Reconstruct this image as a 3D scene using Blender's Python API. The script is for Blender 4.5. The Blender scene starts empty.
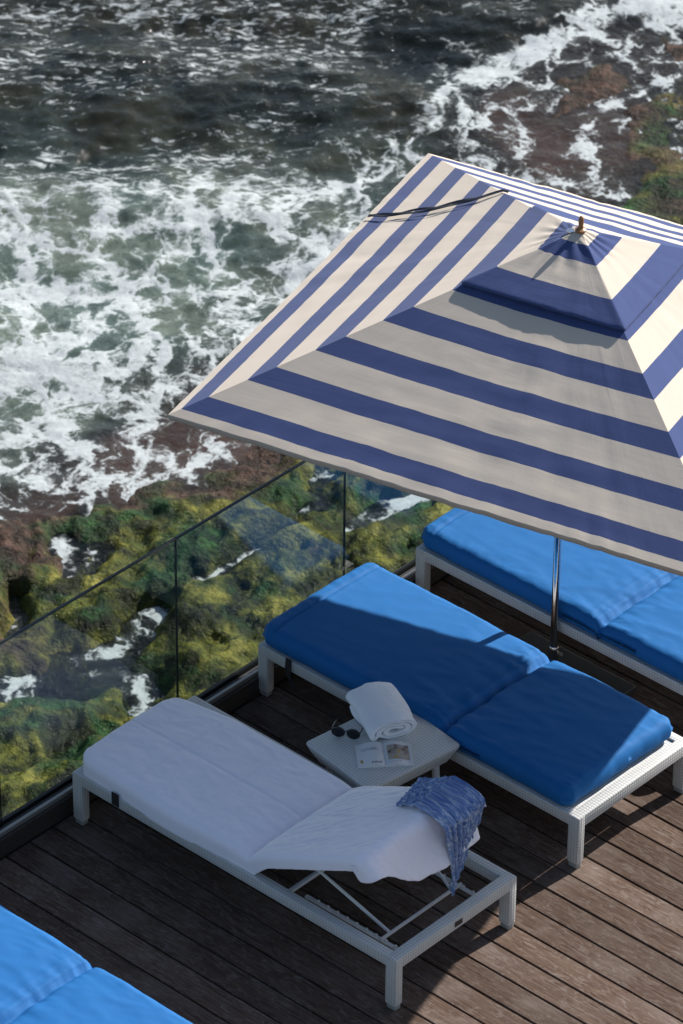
import bpy, bmesh, math, random
import numpy as np
from mathutils import Vector, Matrix, noise

random.seed(7)
RNG = np.random.RandomState(11)
scene = bpy.context.scene
COL = scene.collection
R = math.radians

# ------------------------------------------------------------------ objects
def tag(o, label=None, cat=None, group=None, kind=None):
    if label: o['label'] = label
    if cat: o['category'] = cat
    if group: o['group'] = group
    if kind: o['kind'] = kind
    return o

def empty(name, loc=(0, 0, 0), rz=0.0):
    o = bpy.data.objects.new(name, None)
    o.empty_display_size = 0.1
    o.location = loc
    o.rotation_euler = (0, 0, rz)
    COL.objects.link(o)
    return o

def copy_tree(o, parent=None):
    c = o.copy()
    COL.objects.link(c)
    c.parent = parent
    for ch in list(o.children):
        copy_tree(ch, c)
    return c

class MB:
    """collects shapes and links them as one mesh object"""
    def __init__(self):
        self.bm = bmesh.new()
    def merge(self, tmp, matrix=None):
        if matrix is not None:
            bmesh.ops.transform(tmp, matrix=matrix, verts=tmp.verts)
        me = bpy.data.meshes.new('tmp')
        tmp.to_mesh(me)
        tmp.free()
        self.bm.from_mesh(me)
        bpy.data.meshes.remove(me)
        return self
    def box(self, x0, y0, z0, x1, y1, z1, bevel=0.004, seg=2, matrix=None):
        t = bmesh.new()
        bmesh.ops.create_cube(t, size=1.0)
        for v in t.verts:
            v.co = Vector(((x0 + x1) / 2 + v.co.x * (x1 - x0), (y0 + y1) / 2 + v.co.y * (y1 - y0), (z0 + z1) / 2 + v.co.z * (z1 - z0)))
        if bevel > 0:
            bmesh.ops.bevel(t, geom=t.edges[:], offset=bevel, segments=seg, profile=0.6, affect='EDGES')
        return self.merge(t, matrix)
    def tube(self, pts, r, n=10, cap=True):
        """tube along a list of points; r a number or one per point"""
        pts = [Vector(p) for p in pts]
        rs = r if isinstance(r, (list, tuple)) else [r] * len(pts)
        t = bmesh.new()
        rings = []
        prev = None
        for i, p in enumerate(pts):
            d = (pts[min(i + 1, len(pts) - 1)] - pts[max(i - 1, 0)]).normalized()
            if prev is None:
                a = d.orthogonal().normalized()
            else:
                a = (prev - d * prev.dot(d)).normalized()
            prev = a
            b = d.cross(a)
            rings.append([t.verts.new(p + (a * math.cos(2 * math.pi * k / n) + b * math.sin(2 * math.pi * k / n)) * rs[i]) for k in range(n)])
        for i in range(len(rings) - 1):
            for k in range(n):
                t.faces.new((rings[i][k], rings[i][(k + 1) % n], rings[i + 1][(k + 1) % n], rings[i + 1][k]))
        if cap:
            t.faces.new(rings[0][::-1])
            t.faces.new(rings[-1])
        return self.merge(t)
    def lathe(self, prof, n=24, centre=(0, 0, 0)):
        t = bmesh.new()
        rings = []
        for r, z in prof:
            rings.append([t.verts.new((centre[0] + r * math.cos(2 * math.pi * k / n), centre[1] + r * math.sin(2 * math.pi * k / n), centre[2] + z)) for k in range(n)])
        for i in range(len(rings) - 1):
            for k in range(n):
                t.faces.new((rings[i][k], rings[i][(k + 1) % n], rings[i + 1][(k + 1) % n], rings[i + 1][k]))
        t.faces.new(rings[0][::-1])
        t.faces.new(rings[-1])
        return self.merge(t)
    def loft(self, rings, closed=True, cap=True):
        t = bmesh.new()
        rv = [[t.verts.new(p) for p in ring] for ring in rings]
        n = len(rv[0])
        for i in range(len(rv) - 1):
            for k in range(n if closed else n - 1):
                t.faces.new((rv[i][k], rv[i][(k + 1) % n], rv[i + 1][(k + 1) % n], rv[i + 1][k]))
        if cap and closed:
            t.faces.new(rv[0][::-1])
            t.faces.new(rv[-1])
        return self.merge(t)
    def build(self, name, mat, parent=None, loc=None, smooth=True, sharp=40):
        bm = self.bm
        bmesh.ops.recalc_face_normals(bm, faces=bm.faces[:])
        uv = bm.loops.layers.uv.verify()
        for f in bm.faces:
            n = f.normal
            ax = max(range(3), key=lambda i: abs(n[i]))
            for l in f.loops:
                c = l.vert.co
                l[uv].uv = ((c.y, c.z), (c.x, c.z), (c.x, c.y))[ax]
        me = bpy.data.meshes.new(name)
        bm.to_mesh(me)
        bm.free()
        if smooth:
            me.shade_smooth()
            me.set_sharp_from_angle(angle=R(sharp))
        o = bpy.data.objects.new(name, me)
        for m in (mat if isinstance(mat, (list, tuple)) else [mat]):
            me.materials.append(m)
        COL.objects.link(o)
        if parent is not None:
            o.parent = parent
        if loc is not None:
            o.location = loc
        return o

def grid_obj(name, V, nu, nv, mat, parent=None, faces_extra=None, uvs=None, attrs=None):
    """object from a (nu, nv, 3) array of points"""
    idx = np.arange(nu * nv).reshape(nu, nv)
    F = np.stack([idx[:-1, :-1], idx[1:, :-1], idx[1:, 1:], idx[:-1, 1:]], -1).reshape(-1, 4)
    me = bpy.data.meshes.new(name)
    me.vertices.add(nu * nv)
    me.vertices.foreach_set('co', V.reshape(-1).astype(np.float32))
    me.loops.add(F.size)
    me.loops.foreach_set('vertex_index', F.reshape(-1).astype(np.int32))
    me.polygons.add(len(F))
    me.polygons.foreach_set('loop_start', (np.arange(len(F)) * 4).astype(np.int32))
    me.update(calc_edges=True)
    me.validate()
    if uvs is not None:
        uvl = me.uv_layers.new(name='UVMap')
        uvl.data.foreach_set('uv', uvs.reshape(-1, 2)[F.reshape(-1)].reshape(-1).astype(np.float32))
    for k, a in (attrs or {}).items():
        at = me.attributes.new(k, 'FLOAT', 'POINT')
        at.data.foreach_set('value', a.reshape(-1).astype(np.float32))
    me.shade_smooth()
    me.materials.append(mat)
    o = bpy.data.objects.new(name, me)
    COL.objects.link(o)
    if parent is not None:
        o.parent = parent
    return o

# ------------------------------------------------------------------ numpy noise
PERM = RNG.permutation(512)
def vnoise(x, y, seed=0):
    """smooth gradient noise, about -1..1"""
    xi = np.floor(x).astype(int); yi = np.floor(y).astype(int)
    xf = x - xi; yf = y - yi
    u = xf ** 3 * (xf * (xf * 6 - 15) + 10); v = yf ** 3 * (yf * (yf * 6 - 15) + 10)
    def g(a, b, dx, dy):
        h = PERM[(PERM[(a + seed * 37) % 512] + b + seed * 91) % 512] / 512.0 * 2 * math.pi
        return np.cos(h) * dx + np.sin(h) * dy
    n00 = g(xi, yi, xf, yf); n10 = g(xi + 1, yi, xf - 1, yf)
    n01 = g(xi, yi + 1, xf, yf - 1); n11 = g(xi + 1, yi + 1, xf - 1, yf - 1)
    return ((n00 * (1 - u) + n10 * u) * (1 - v) + (n01 * (1 - u) + n11 * u) * v) * 1.5

def fbm(x, y, octv=5, seed=0, gain=0.5, ridged=False):
    out = 0; a = 1.0; tot = 0; f = 1.0
    for i in range(octv):
        n = vnoise(x * f + 13.7 * i, y * f - 7.1 * i, seed + i)
        if ridged:
            n = 1 - 2 * np.abs(n)
        out = out + a * n; tot += a; a *= gain; f *= 2.03
    return out / tot

# ------------------------------------------------------------------ materials
def newmat(name):
    m = bpy.data.materials.new(name)
    m.use_nodes = True
    nt = m.node_tree
    nt.nodes.clear()
    return m, nt, nt.nodes, nt.links

class NT:
    """short node-tree helper"""
    def __init__(self, name):
        self.m = bpy.data.materials.new(name); self.m.use_nodes = True
        self.t = self.m.node_tree; self.t.nodes.clear()
        self.out = self.t.nodes.new('ShaderNodeOutputMaterial')
    def n(self, typ, ins=None, **kw):
        nd = self.t.nodes.new('ShaderNode' + typ)
        for k, v in kw.items(): setattr(nd, k, v)
        for k, v in (ins or {}).items(): self.set(nd, k, v)
        return nd
    def set(self, nd, k, v):
        s = nd.inputs[k]
        if hasattr(v, 'is_output') or isinstance(v, bpy.types.NodeSocket):
            self.t.links.new(v, s)
        else:
            if isinstance(v, (tuple, list)) and len(v) == 3 and s.type == 'RGBA': v = (*v, 1)
            s.default_value = v
    def math(self, op, a, b=0.5, clamp=False):
        nd = self.n('Math', operation=op); nd.use_clamp = clamp
        self.set(nd, 0, a); self.set(nd, 1, b)
        return nd.outputs[0]
    def mix(self, fac, a, b, blend='MIX'):
        nd = self.n('Mix', data_type='RGBA', blend_type=blend)
        self.set(nd, 0, fac); self.set(nd, 6, a); self.set(nd, 7, b)
        return nd.outputs[2]
    def ramp(self, fac, stops, interp='LINEAR'):
        nd = self.n('ValToRGB'); cr = nd.color_ramp; cr.interpolation = interp
        while len(cr.elements) < len(stops): cr.elements.new(0.5)
        for e, (p, c) in zip(cr.elements, stops):
            e.position = p
            e.color = (*c, 1) if isinstance(c, (tuple, list)) else (c, c, c, 1)
        self.set(nd, 0, fac)
        return nd.outputs[0]
    def noise(self, vec, scale, detail=3, rough=0.55, dist=0.0):
        nd = self.n('TexNoise', {'Scale': scale, 'Detail': detail, 'Roughness': rough, 'Distortion': dist})
        if vec is not None: self.set(nd, 'Vector', vec)
        return nd.outputs['Fac'], nd.outputs['Color']
    def coord(self, which='Object'):
        return self.n('TexCoord').outputs[which]
    def mapping(self, vec, scale=(1, 1, 1), rot=(0, 0, 0), loc=(0, 0, 0)):
        nd = self.n('Mapping'); self.set(nd, 'Vector', vec)
        nd.inputs['Scale'].default_value = scale; nd.inputs['Rotation'].default_value = rot; nd.inputs['Location'].default_value = loc
        return nd.outputs[0]
    def attr(self, name):
        return self.n('Attribute', attribute_name=name).outputs['Fac']
    def bump(self, h, strength=0.3, dist=0.01, normal=None):
        nd = self.n('Bump', {'Strength': strength, 'Distance': dist, 'Height': h})
        if normal is not None: self.set(nd, 'Normal', normal)
        return nd.outputs[0]
    def principled(self, color, rough=0.6, normal=None, metal=0.0, spec=0.5, **kw):
        nd = self.n('BsdfPrincipled')
        self.set(nd, 'Base Color', color); self.set(nd, 'Roughness', rough); self.set(nd, 'Metallic', metal)
        self.set(nd, 'Specular IOR Level', spec)
        for k, v in kw.items(): self.set(nd, k, v)
        if normal is not None: self.set(nd, 'Normal', normal)
        return nd.outputs[0]
    def done(self, sh):
        self.t.links.new(sh, self.out.inputs['Surface'])
        return self.m

def plain(name, color, rough=0.5, metal=0.0, bump=0.0, scale=60, vary=0.12, spec=0.5):
    t = NT(name); c = t.coord()
    f, _ = t.noise(c, scale, 4)
    g, _ = t.noise(c, 4, 3)
    k = t.math('ADD', 1 - vary, t.math('MULTIPLY', t.math('ADD', f, g), vary))
    col = t.mix(1.0, (*color, 1), t.n('CombineColor', {0: k, 1: k, 2: k}).outputs[0], 'MULTIPLY')
    nm = t.bump(f, bump, 0.004) if bump else None
    return t.done(t.principled(col, rough, nm, metal, spec))

def wicker(name, base):
    t = NT(name); uv = t.coord('UV')
    w = 0.0165
    sep = t.n('SeparateXYZ'); t.set(sep, 0, uv)
    u = t.math('MULTIPLY', sep.outputs[0], 1 / w); v = t.math('MULTIPLY', sep.outputs[1], 1 / w)
    # over-and-under weave: strands bulge in turn along u and v
    su = t.math('ABSOLUTE', t.math('SINE', t.math('MULTIPLY', u, math.pi)))
    sv = t.math('ABSOLUTE', t.math('SINE', t.math('MULTIPLY', v, math.pi)))
    chk = t.n('TexChecker', {'Scale': 1.0}); 
    cmb = t.n('CombineXYZ', {0: u, 1: v}); t.set(chk, 'Vector', cmb.outputs[0])
    mixv = t.n('Mix', data_type='FLOAT'); t.set(mixv, 0, chk.outputs['Fac'])
    t.set(mixv, 2, t.math('MULTIPLY', su, t.math('POWER', sv, 0.35)))
    t.set(mixv, 3, t.math('MULTIPLY', sv, t.math('POWER', su, 0.35)))
    h = mixv.outputs[0]
    g, _ = t.noise(t.coord(), 9, 4)
    gap = t.ramp(h, [(0.06, 0.0), (0.34, 1.0)])
    c = t.mix(gap, tuple(b * 0.52 for b in base), base)
    c = t.mix(t.math('MULTIPLY', t.math('SUBTRACT', g, 0.45, True), 0.9), c, (base[0] * .72, base[1] * .68, base[2] * .6))
    return t.done(t.principled(c, 0.5, t.bump(h, 0.45, 0.003)))

def cloth(name, color, rough=0.75, weave=900, bump=0.12, vary=0.12, sheen=0.2, trans=0.0):
    t = NT(name); c = t.coord()
    n1, _ = t.noise(t.mapping(c, (1, 1, 1)), 7, 4)
    n2, _ = t.noise(c, weave, 2)
    n3, _ = t.noise(c, 40, 4)
    k = t.math('ADD', 1 - vary, t.math('MULTIPLY', n1, vary * 1.6))
    col = t.mix(1.0, (*color, 1), t.n('CombineColor', {0: k, 1: k, 2: k}).outputs[0], 'MULTIPLY')
    hh = t.math('ADD', t.math('MULTIPLY', n2, 0.4), n3)
    sh = t.principled(col, rough, t.bump(hh, bump, 0.004), 0, 0.3, **{'Sheen Weight': sheen})
    return t.done(sh)

M = {}
M['wicker'] = wicker('white wicker', (0.60, 0.595, 0.57))
M['wicker_plain'] = wicker('table wicker', (0.66, 0.655, 0.625))
M['white_metal'] = plain('white painted tube', (0.68, 0.68, 0.66), 0.4)
M['blue'] = cloth('royal blue canvas', (0.006, 0.122, 0.355), 0.75, 700, 0.06, 0.08, 0.0)
M['piping'] = cloth('navy piping', (0.008, 0.06, 0.26), 0.6, 700, 0.1)
M['terry'] = cloth('white terry', (0.94, 0.89, 0.96), 0.9, 420, 0.35, 0.05, 1.0)
M['terry_roll'] = cloth('looped white terry', (0.92, 0.91, 0.92), 0.9, 260, 0.9, 0.05, 1.0)
M['strap'] = plain('black webbing', (0.012, 0.012, 0.014), 0.7)
M['foot'] = plain('grey plastic foot', (0.30, 0.30, 0.29), 0.5, vary=0.3)
M['plaque'] = plain('dark name plate', (0.05, 0.045, 0.05), 0.3, 0.6)
M['chrome'] = plain('polished steel', (0.62, 0.63, 0.65), 0.16, 1.0, vary=0.05)
M['steel_base'] = plain('dark steel base', (0.05, 0.05, 0.055), 0.5, 0.3)
M['varnished_wood'] = plain('varnished wood', (0.30, 0.14, 0.06), 0.35, vary=0.3)
M['alu'] = plain('aluminium trim', (0.30, 0.29, 0.27), 0.45, 0.5)
M['black_frame'] = plain('black acetate', (0.010, 0.010, 0.011), 0.22, vary=0.05)
M['lens'] = plain('dark lens', (0.006, 0.006, 0.008), 0.06, vary=0.02)
M['paper'] = plain('coated paper', (0.74, 0.73, 0.71), 0.45, vary=0.03)
M['ink'] = plain('grey print', (0.16, 0.16, 0.17), 0.6)
M['concrete'] = plain('stained concrete', (0.24, 0.23, 0.21), 0.85, bump=0.3, scale=14, vary=0.35)

def deck_material():
    t = NT('weathered deck timber'); c = t.coord()
    sep = t.n('SeparateXYZ'); t.set(sep, 0, c)
    bi = t.math('FLOOR', t.math('DIVIDE', t.math('SUBTRACT', sep.outputs[1], BOARD0), BOARD))
    wn = t.n('TexWhiteNoise', noise_dimensions='1D'); t.set(wn, 'W', bi)
    off = t.math('MULTIPLY', wn.outputs[0], 40.0)
    cv = t.n('CombineXYZ', {0: t.math('ADD', sep.outputs[0], off), 1: sep.outputs[1], 2: sep.outputs[2]}).outputs[0]
    grain, _ = t.noise(t.mapping(cv, (3.0, 55, 20)), 1.6, 6, 0.65, 0.6)
    fine, _ = t.noise(t.mapping(cv, (9.0, 260, 60)), 1.0, 3, 0.6)
    blotch, _ = t.noise(cv, 2.6, 5, 0.6, 0.3)
    scuff, _ = t.noise(t.mapping(cv, (1.0, 2.8, 1)), 11.0, 7, 0.75, 1.6)
    col = t.ramp(grain, [(0.28, (0.038, 0.021, 0.014)), (0.50, (0.086, 0.055, 0.040)), (0.72, (0.138, 0.095, 0.072))])
    col = t.mix(t.math('MULTIPLY', t.ramp(fine, [(0.42, 1.0), (0.6, 0.0)]), 0.35), col, (0.030, 0.020, 0.016))
    col = t.mix(t.math('MULTIPLY', t.ramp(blotch, [(0.50, 0.0), (0.70, 1.0)]), 0.55), col, (0.15, 0.118, 0.10))
    col = t.mix(t.math('MULTIPLY', t.ramp(scuff, [(0.50, 0.0), (0.66, 1.0)]), 0.55), col, (0.185, 0.155, 0.135))
    k = t.math('ADD', 0.96, t.math('MULTIPLY', wn.outputs[0], 0.60))
    col = t.mix(1.0, col, t.n('CombineColor', {0: k, 1: k, 2: t.math('MULTIPLY', k, 1.0)}).outputs[0], 'MULTIPLY')
    h = t.math('ADD', t.math('MULTIPLY', grain, 0.6), t.math('MULTIPLY', fine, 0.5))
    return t.done(t.principled(col, 0.72, t.bump(h, 0.35, 0.004), 0, 0.08))

BOARD, BOARD0 = 0.1515, 0.968 - 0.1515 * 60
M['deck'] = deck_material()

def glass_material():
    t = NT('clear balustrade glass')
    geo = t.n('NewGeometry')
    ior = t.math('ADD', 1.5, t.math('MULTIPLY', geo.outputs['Backfacing'], 1 / 1.5 - 1.5))   # the far face of the pane is met from inside
    lw = t.n('Fresnel'); t.set(lw, 'IOR', ior)
    tr = t.n('BsdfTransparent'); tr.inputs[0].default_value = (0.93, 0.965, 0.955, 1)
    gl = t.n('BsdfGlossy', {'Roughness': 0.01}); gl.inputs[0].default_value = (1, 1, 1, 1)
    mx = t.n('MixShader'); t.set(mx, 0, lw.outputs[0]); t.set(mx, 1, tr.outputs[0]); t.set(mx, 2, gl.outputs[0])
    return t.done(mx.outputs[0])
M['glass'] = glass_material()
M['glass_edge'] = plain('dark glass edge', (0.012, 0.02, 0.018), 0.2)

CREAM = (0.625, 0.540, 0.450)
STRIPE = (0.055, 0.080, 0.200)
def stripe_material(name, bands):
    """woven stripes that run parallel to each edge of the canopy (v of the UV map: 0 apex, 1 rim)"""
    t = NT(name)
    sep = t.n('SeparateXYZ'); t.set(sep, 0, t.coord('UV'))
    stops = [(0.0, CREAM)]
    for a, b in bands:
        stops += [(a, STRIPE), (b, CREAM)]
    col = t.ramp(sep.outputs[1], stops, 'CONSTANT')
    c = t.coord()
    n1, _ = t.noise(c, 3.0, 4); n2, _ = t.noise(c, 600, 2); n3, _ = t.noise(c, 16, 5, 0.6)
    k = t.math('ADD', 0.92, t.math('MULTIPLY', t.math('ADD', n1, t.math('MULTIPLY', n2, 0.6)), 0.09))
    col = t.mix(1.0, col, t.n('CombineColor', {0: k, 1: k, 2: k}).outputs[0], 'MULTIPLY')
    nm = t.bump(t.math('ADD', t.math('MULTIPLY', n3, 0.5), t.math('MULTIPLY', n2, 0.15)), 0.10, 0.008)
    uvw = t.coord('UV')
    cr, _ = t.noise(t.mapping(uvw, (15, 3.0, 1)), 1.0, 4, 0.6, 0.8); cr2, _ = t.noise(t.mapping(uvw, (5, 30, 1)), 1.0, 3, 0.6, 0.5)
    nm = t.bump(t.math('ADD', cr, t.math('MULTIPLY', cr2, 0.5)), 0.11, 0.012, nm)
    p = t.principled(col, 0.85, nm, 0, 0.15, **{'Sheen Weight': 0.1})
    tl = t.n('BsdfTranslucent'); t.set(tl, 'Color', col)
    mx = t.n('MixShader', {0: 0.10}); t.set(mx, 1, p); t.set(mx, 2, tl.outputs[0])
    return t.done(mx.outputs[0])
M['canopy'] = stripe_material('striped canvas', [(0.240, 0.312), (0.405, 0.477), (0.570, 0.642), (0.735, 0.807), (0.900, 0.965)])
M['vent'] = stripe_material('striped vent canvas', [(0.16, 0.36), (0.70, 1.0)])
M['cream'] = cloth('cream canvas hem', CREAM, 0.85, 600, 0.1, 0.1)

# ------------------------------------------------------------------ deck and sea wall
GX = -0.1254          # plane of the glass
W, H, L = 0.811, 0.295, 2.0

mb = MB()
y = BOARD0
k = 0
while y < 9.5:
    if y > -6.5:
        dz = random.uniform(-0.0015, 0.0015)
        mb.box(-0.045, y + 0.004, -0.028 + dz, 7.5, y + BOARD - 0.004, dz, 0.003, 1)
    y += BOARD
tag(mb.build('deck', M['deck']), kind='structure')
mb = MB()
for i in range(18):
    x = 0.0 + i * 0.44
    mb.box(x, -6.5, -0.14, x + 0.05, 9.5, -0.034, 0.0, 1)
tag(mb.build('deck_joists', M['strap']), kind='structure')
mb = MB()
mb.box(-0.25, -6.6, -6.0, 7.6, 9.6, -0.15, 0.02, 2)
wall = tag(mb.build('sea_wall', M['concrete']), 'stained concrete sea wall carrying the timber deck above the rocks', 'wall')

# dark timber kerb along the deck edge
def kerb_material():
    t = NT('dark stained timber'); c = t.coord()
    g, _ = t.noise(t.mapping(c, (30, 2.0, 40)), 1.5, 5, 0.6)
    col = t.ramp(g, [(0.3, (0.016, 0.013, 0.011)), (0.7, (0.045, 0.036, 0.031))])
    return t.done(t.principled(col, 0.6, t.bump(g, 0.3, 0.003)))
mb = MB()
mb.box(-0.095, -6.5, -0.10, -0.055, 9.5, 0.098, 0.004, 2)
tag(mb.build('deck_kerb', kerb_material()), 'low dark timber kerb along the glass at the edge of the deck', 'kerb')

# ------------------------------------------------------------------ glass balustrade
bal = empty('glass_balustrade', (GX, 1.0, 0.0))
tag(bal, 'frameless clear glass balustrade in a dark channel between the deck and the sea', 'balustrade')
joints = [-6.5, -4.68, -2.84, -1.0, 0.825, 1.99, 3.83, 5.66, 7.5, 9.4]
joints = [-5.02, -3.85, -2.68, -1.51, -0.345, 0.825, 1.992, 3.16, 4.33, 5.50, 6.67, 7.84]
def rel(o):   # geometry written in world space, hung under the empty
    o.location = (-GX, -1.0, 0.0)
    o.parent = bal
    return o
for a, b in zip(joints[:-1], joints[1:]):
    m_ = MB(); m_.box(GX - 0.006, a + 0.004, 0.06, GX + 0.006, b - 0.004, 1.118, 0.001, 1)
    pane = rel(m_.build('glass_pane', M['glass']))
    e_ = MB()
    e_.box(GX - 0.0075, a + 0.003, 1.1185, GX + 0.0075, b - 0.003, 1.127, 0.0015, 1)
    e_.box(GX - 0.006, a - 0.003, 0.10, GX + 0.006, a + 0.003, 1.127, 0.001, 1)
    edge = e_.build('pane_edge', M['glass_edge'])
    edge.parent = pane
m_ = MB()
m_.box(GX - 0.03, -6.5, -0.14, GX - 0.008, 9.5, 0.118, 0.002, 1)
m_.box(GX + 0.008, -6.5, -0.14, GX + 0.030, 9.5, 0.112, 0.002, 1)
rel(m_.build('channel', M['strap']))
m_ = MB(); m_.box(GX + 0.033, -6.5, 0.09, GX + 0.052, 9.5, 0.121, 0.002, 1)
rel(m_.build('trim', M['alu']))

# ------------------------------------------------------------------ sun loungers
def make_frame(root):
    H_ = H
    m_ = MB()
    rw, rh = 0.048, 0.060
    m_.box(0.05, 0.0, H_ - rh, L - 0.052, rw, H_ - 0.001, 0.006)
    m_.box(0.05, W - rw, H_ - rh, L - 0.052, W, H_ - 0.001, 0.006)
    m_.build('side_rail', M['wicker'], root)
    m_ = MB(); m_.box(L - 0.056, 0.001, H_ - rh - 0.004, L, W - 0.001, H_, 0.006); m_.build('end_rail', M['wicker'], root)
    m_ = MB(); m_.box(0.0, 0.001, H_ - rh - 0.004, 0.05, W - 0.001, H_, 0.006); m_.build('end_rail', M['wicker'], root)
    for sx in (0, 1):
        for sy in (0, 1):
            x0 = -0.002 if sx == 0 else L - 0.060
            y0 = -0.002 if sy == 0 else W - 0.046
            m_ = MB(); m_.box(x0, y0, 0.028, x0 + 0.062, y0 + 0.048, H_ - 0.002, 0.007)
            lg = m_.build('leg', M['wicker'], root)
            m_ = MB(); m_.box(x0 + 0.004, y0 + 0.004, 0.0, x0 + 0.058, y0 + 0.044, 0.030, 0.010, 3)
            m_.build('foot', M['foot'], lg)

def cushion(name, x0, x1, y0, y1, z0, T, mat, parent, seed, crease=None, puff=0.012, seams=(), round_=0.055, nstep=0.011, lift=None):
    """a closed soft pad: rounded in plan and section, dimpled at its seams and wrinkled"""
    nu = int((x1 - x0) / nstep) + 1; nv = int((y1 - y0) / nstep) + 1
    def dist(n, a, b):   # finer rows near the edges
        s = np.linspace(0, 1, n); s = s - 0.10 * np.sin(2 * np.pi * s) / (1.0)
        s = np.clip(s, 0, 1); return a + (b - a) * s
    X, Y = np.meshgrid(dist(nu, 0, x1 - x0), dist(nv, 0, y1 - y0), indexing='ij')
    lx, ly = x1 - x0, y1 - y0
    ex = np.minimum(X, lx - X); ey = np.minimum(Y, ly - Y)
    rc = round_
    e = np.minimum(ex, ey)
    q = np.clip(1 - ex / rc, 0, 1) ** 2 + np.clip(1 - ey / rc, 0, 1) ** 2
    e = np.where((ex < rc) & (ey < rc), rc * (1 - np.sqrt(np.clip(q, 0, 1))), e)
    er = np.clip(e / rc, 0, 1)
    prof = np.sqrt(np.clip(1 - (1 - er) ** 2.4, 0, 1))
    top = T * 0.5 + T * 0.5 * prof
    bot = T * 0.5 - T * 0.46 * np.sqrt(np.clip(1 - (1 - np.clip(e / (rc * .6), 0, 1)) ** 2.4, 0, 1))
    puffs = puff * np.sin(np.pi * np.clip(Y / ly, 0, 1)) ** 0.6
    if crease is not None:
        c = crease - x0
        seg = np.where(X < c, X / c, (lx - X) / (lx - c))
        puffs = puffs * np.clip(np.abs(X - c) / 0.22, 0, 1) ** 0.5
        wob = 0.012 * fbm(Y * 6, Y * 0 + seed, 3, seed)
        dd = np.abs(X - c - wob)
        top = top - 0.044 * np.exp(-(dd / 0.014) ** 1.3) - 0.012 * np.exp(-dd / 0.07)
        # gathers that run out from the fold
        gath = fbm(Y * 16 + X * 2, X * 2.2, 3, seed + 5)
        top = top + 0.009 * gath * np.exp(-dd / 0.14) * prof
    top = top + puffs * prof
    wr = fbm(X * 3.0 + Y * 1.1, Y * 8.0 - X * 1.5, 4, seed + 11, ridged=True)
    wr2 = fbm(X * 9 + 2 * Y, Y * 7, 4, seed + 17)
    near_fold = np.exp(-np.abs(X - (crease - x0)) / 0.35) if crease is not None else 0.3
    top = top + (0.0018 * wr + 0.0008 * wr2 + 0.011 * near_fold * np.clip(wr - 0.25, 0, 1)) * prof
    # puckers close to the rim
    rim = np.exp(-((er - 0.35) / 0.3) ** 2)
    pk = fbm(X * 28, Y * 28, 3, seed + 23)
    top = top + 0.0025 * pk * rim
    top = top + 0.0060 * fbm(Y * 26, X * 5, 3, seed + 41) * np.exp(-((ex - 0.045) / 0.055) ** 2) * er ** 0.5
    top = top + 0.0045 * fbm(X * 20, Y * 5, 3, seed + 43) * np.exp(-((ey - 0.035) / 0.045) ** 2) * er ** 0.5
    for s in seams:
        top = top - 0.010 * np.exp(-((X - (s - x0)) / 0.009) ** 2) * prof + 0.004 * np.exp(-((X - (s - x0)) / 0.03) ** 2) * prof
    # the outline is not ruler straight either
    ox = 0.010 * fbm(Y * 5, Y * 0 + 3.3, 3, seed + 31) ; oy = 0.010 * fbm(X * 4, X * 0 + 1.3, 3, seed + 37)
    # pull the grid corners in to a rounded outline
    cr = 0.05
    cx = np.clip(cr - ex, 0, cr) / cr; cy = np.clip(cr - ey, 0, cr) / cr
    k = cx * cy * cr * 0.30
    PX = X + ox + k * np.sign(lx / 2 - X); PY = Y + oy + k * np.sign(ly / 2 - Y)
    VT = np.stack([PX + x0, PY + y0, top + z0], -1)
    VB = np.stack([PX + x0, PY + y0, bot + z0], -1)
    if lift is not None:
        VT = lift(VT); VB = lift(VB)
    n = nu * nv
    idx = np.arange(n).reshape(nu, nv)
    F = np.stack([idx[:-1, :-1], idx[1:, :-1], idx[1:, 1:], idx[:-1, 1:]], -1).reshape(-1, 4)
    FB = F[:, ::-1] + n
    loop = np.concatenate([idx[:-1, 0], idx[-1, :-1], idx[:0:-1, -1], idx[0, :0:-1]])
    nxt = np.roll(loop, -1)
    FS = np.stack([loop, loop + n, nxt + n, nxt], -1)
    FA = np.concatenate([F, FB, FS])
    me = bpy.data.meshes.new(name)
    VV = np.concatenate([VT.reshape(-1, 3), VB.reshape(-1, 3)])
    me.from_pydata(VV.tolist(), [], FA.tolist())
    me.validate()
    bm = bmesh.new(); bm.from_mesh(me)
    bmesh.ops.remove_doubles(bm, verts=bm.verts, dist=0.0004)
    bmesh.ops.recalc_face_normals(bm, faces=bm.faces)
    bm.to_mesh(me); bm.free()
    me.shade_smooth()
    me.materials.append(mat)
    o = bpy.data.objects.new(name, me); COL.objects.link(o)
    o.parent = parent
    return o

BLUE_GROUP = 'blue cushioned sun loungers along the deck'
def blue_lounger(x, y, label, seed, strap=False):
    root = empty('sun_lounger', (x, y, 0))
    tag(root, label, 'sun lounger', BLUE_GROUP)
    make_frame(root)
    mat = cushion('mattress', -0.008, 1.930, 0.004, W - 0.014, H - 0.002, 0.104, M['blue'], root, seed, crease=1.165, seams=(0.085, 1.060, 1.100))
    # slats of the bed under the pad
    m_ = MB()
    m_.box(0.06, 0.052, H - 0.034, L - 0.062, W - 0.052, H - 0.012, 0.003, 1)
    m_.build('bed_panel', M['wicker_plain'], root)
    if strap:
        pts = [(0.20, -0.004, H + 0.01), (0.20, -0.010, H - 0.05), (0.205, -0.008, H - 0.085), (0.225, 0.0, H - 0.125), (0.232, 0.006, H - 0.165)]
        m_ = MB()
        m_.loft([[(p[0] - 0.018, p[1], p[2]), (p[0] + 0.018, p[1] - 0.002, p[2]), (p[0] + 0.018, p[1] + 0.002, p[2]), (p[0] - 0.018, p[1] + 0.004, p[2])] for p in pts])
        m_.build('strap', M['strap'], root)
    return root

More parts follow.
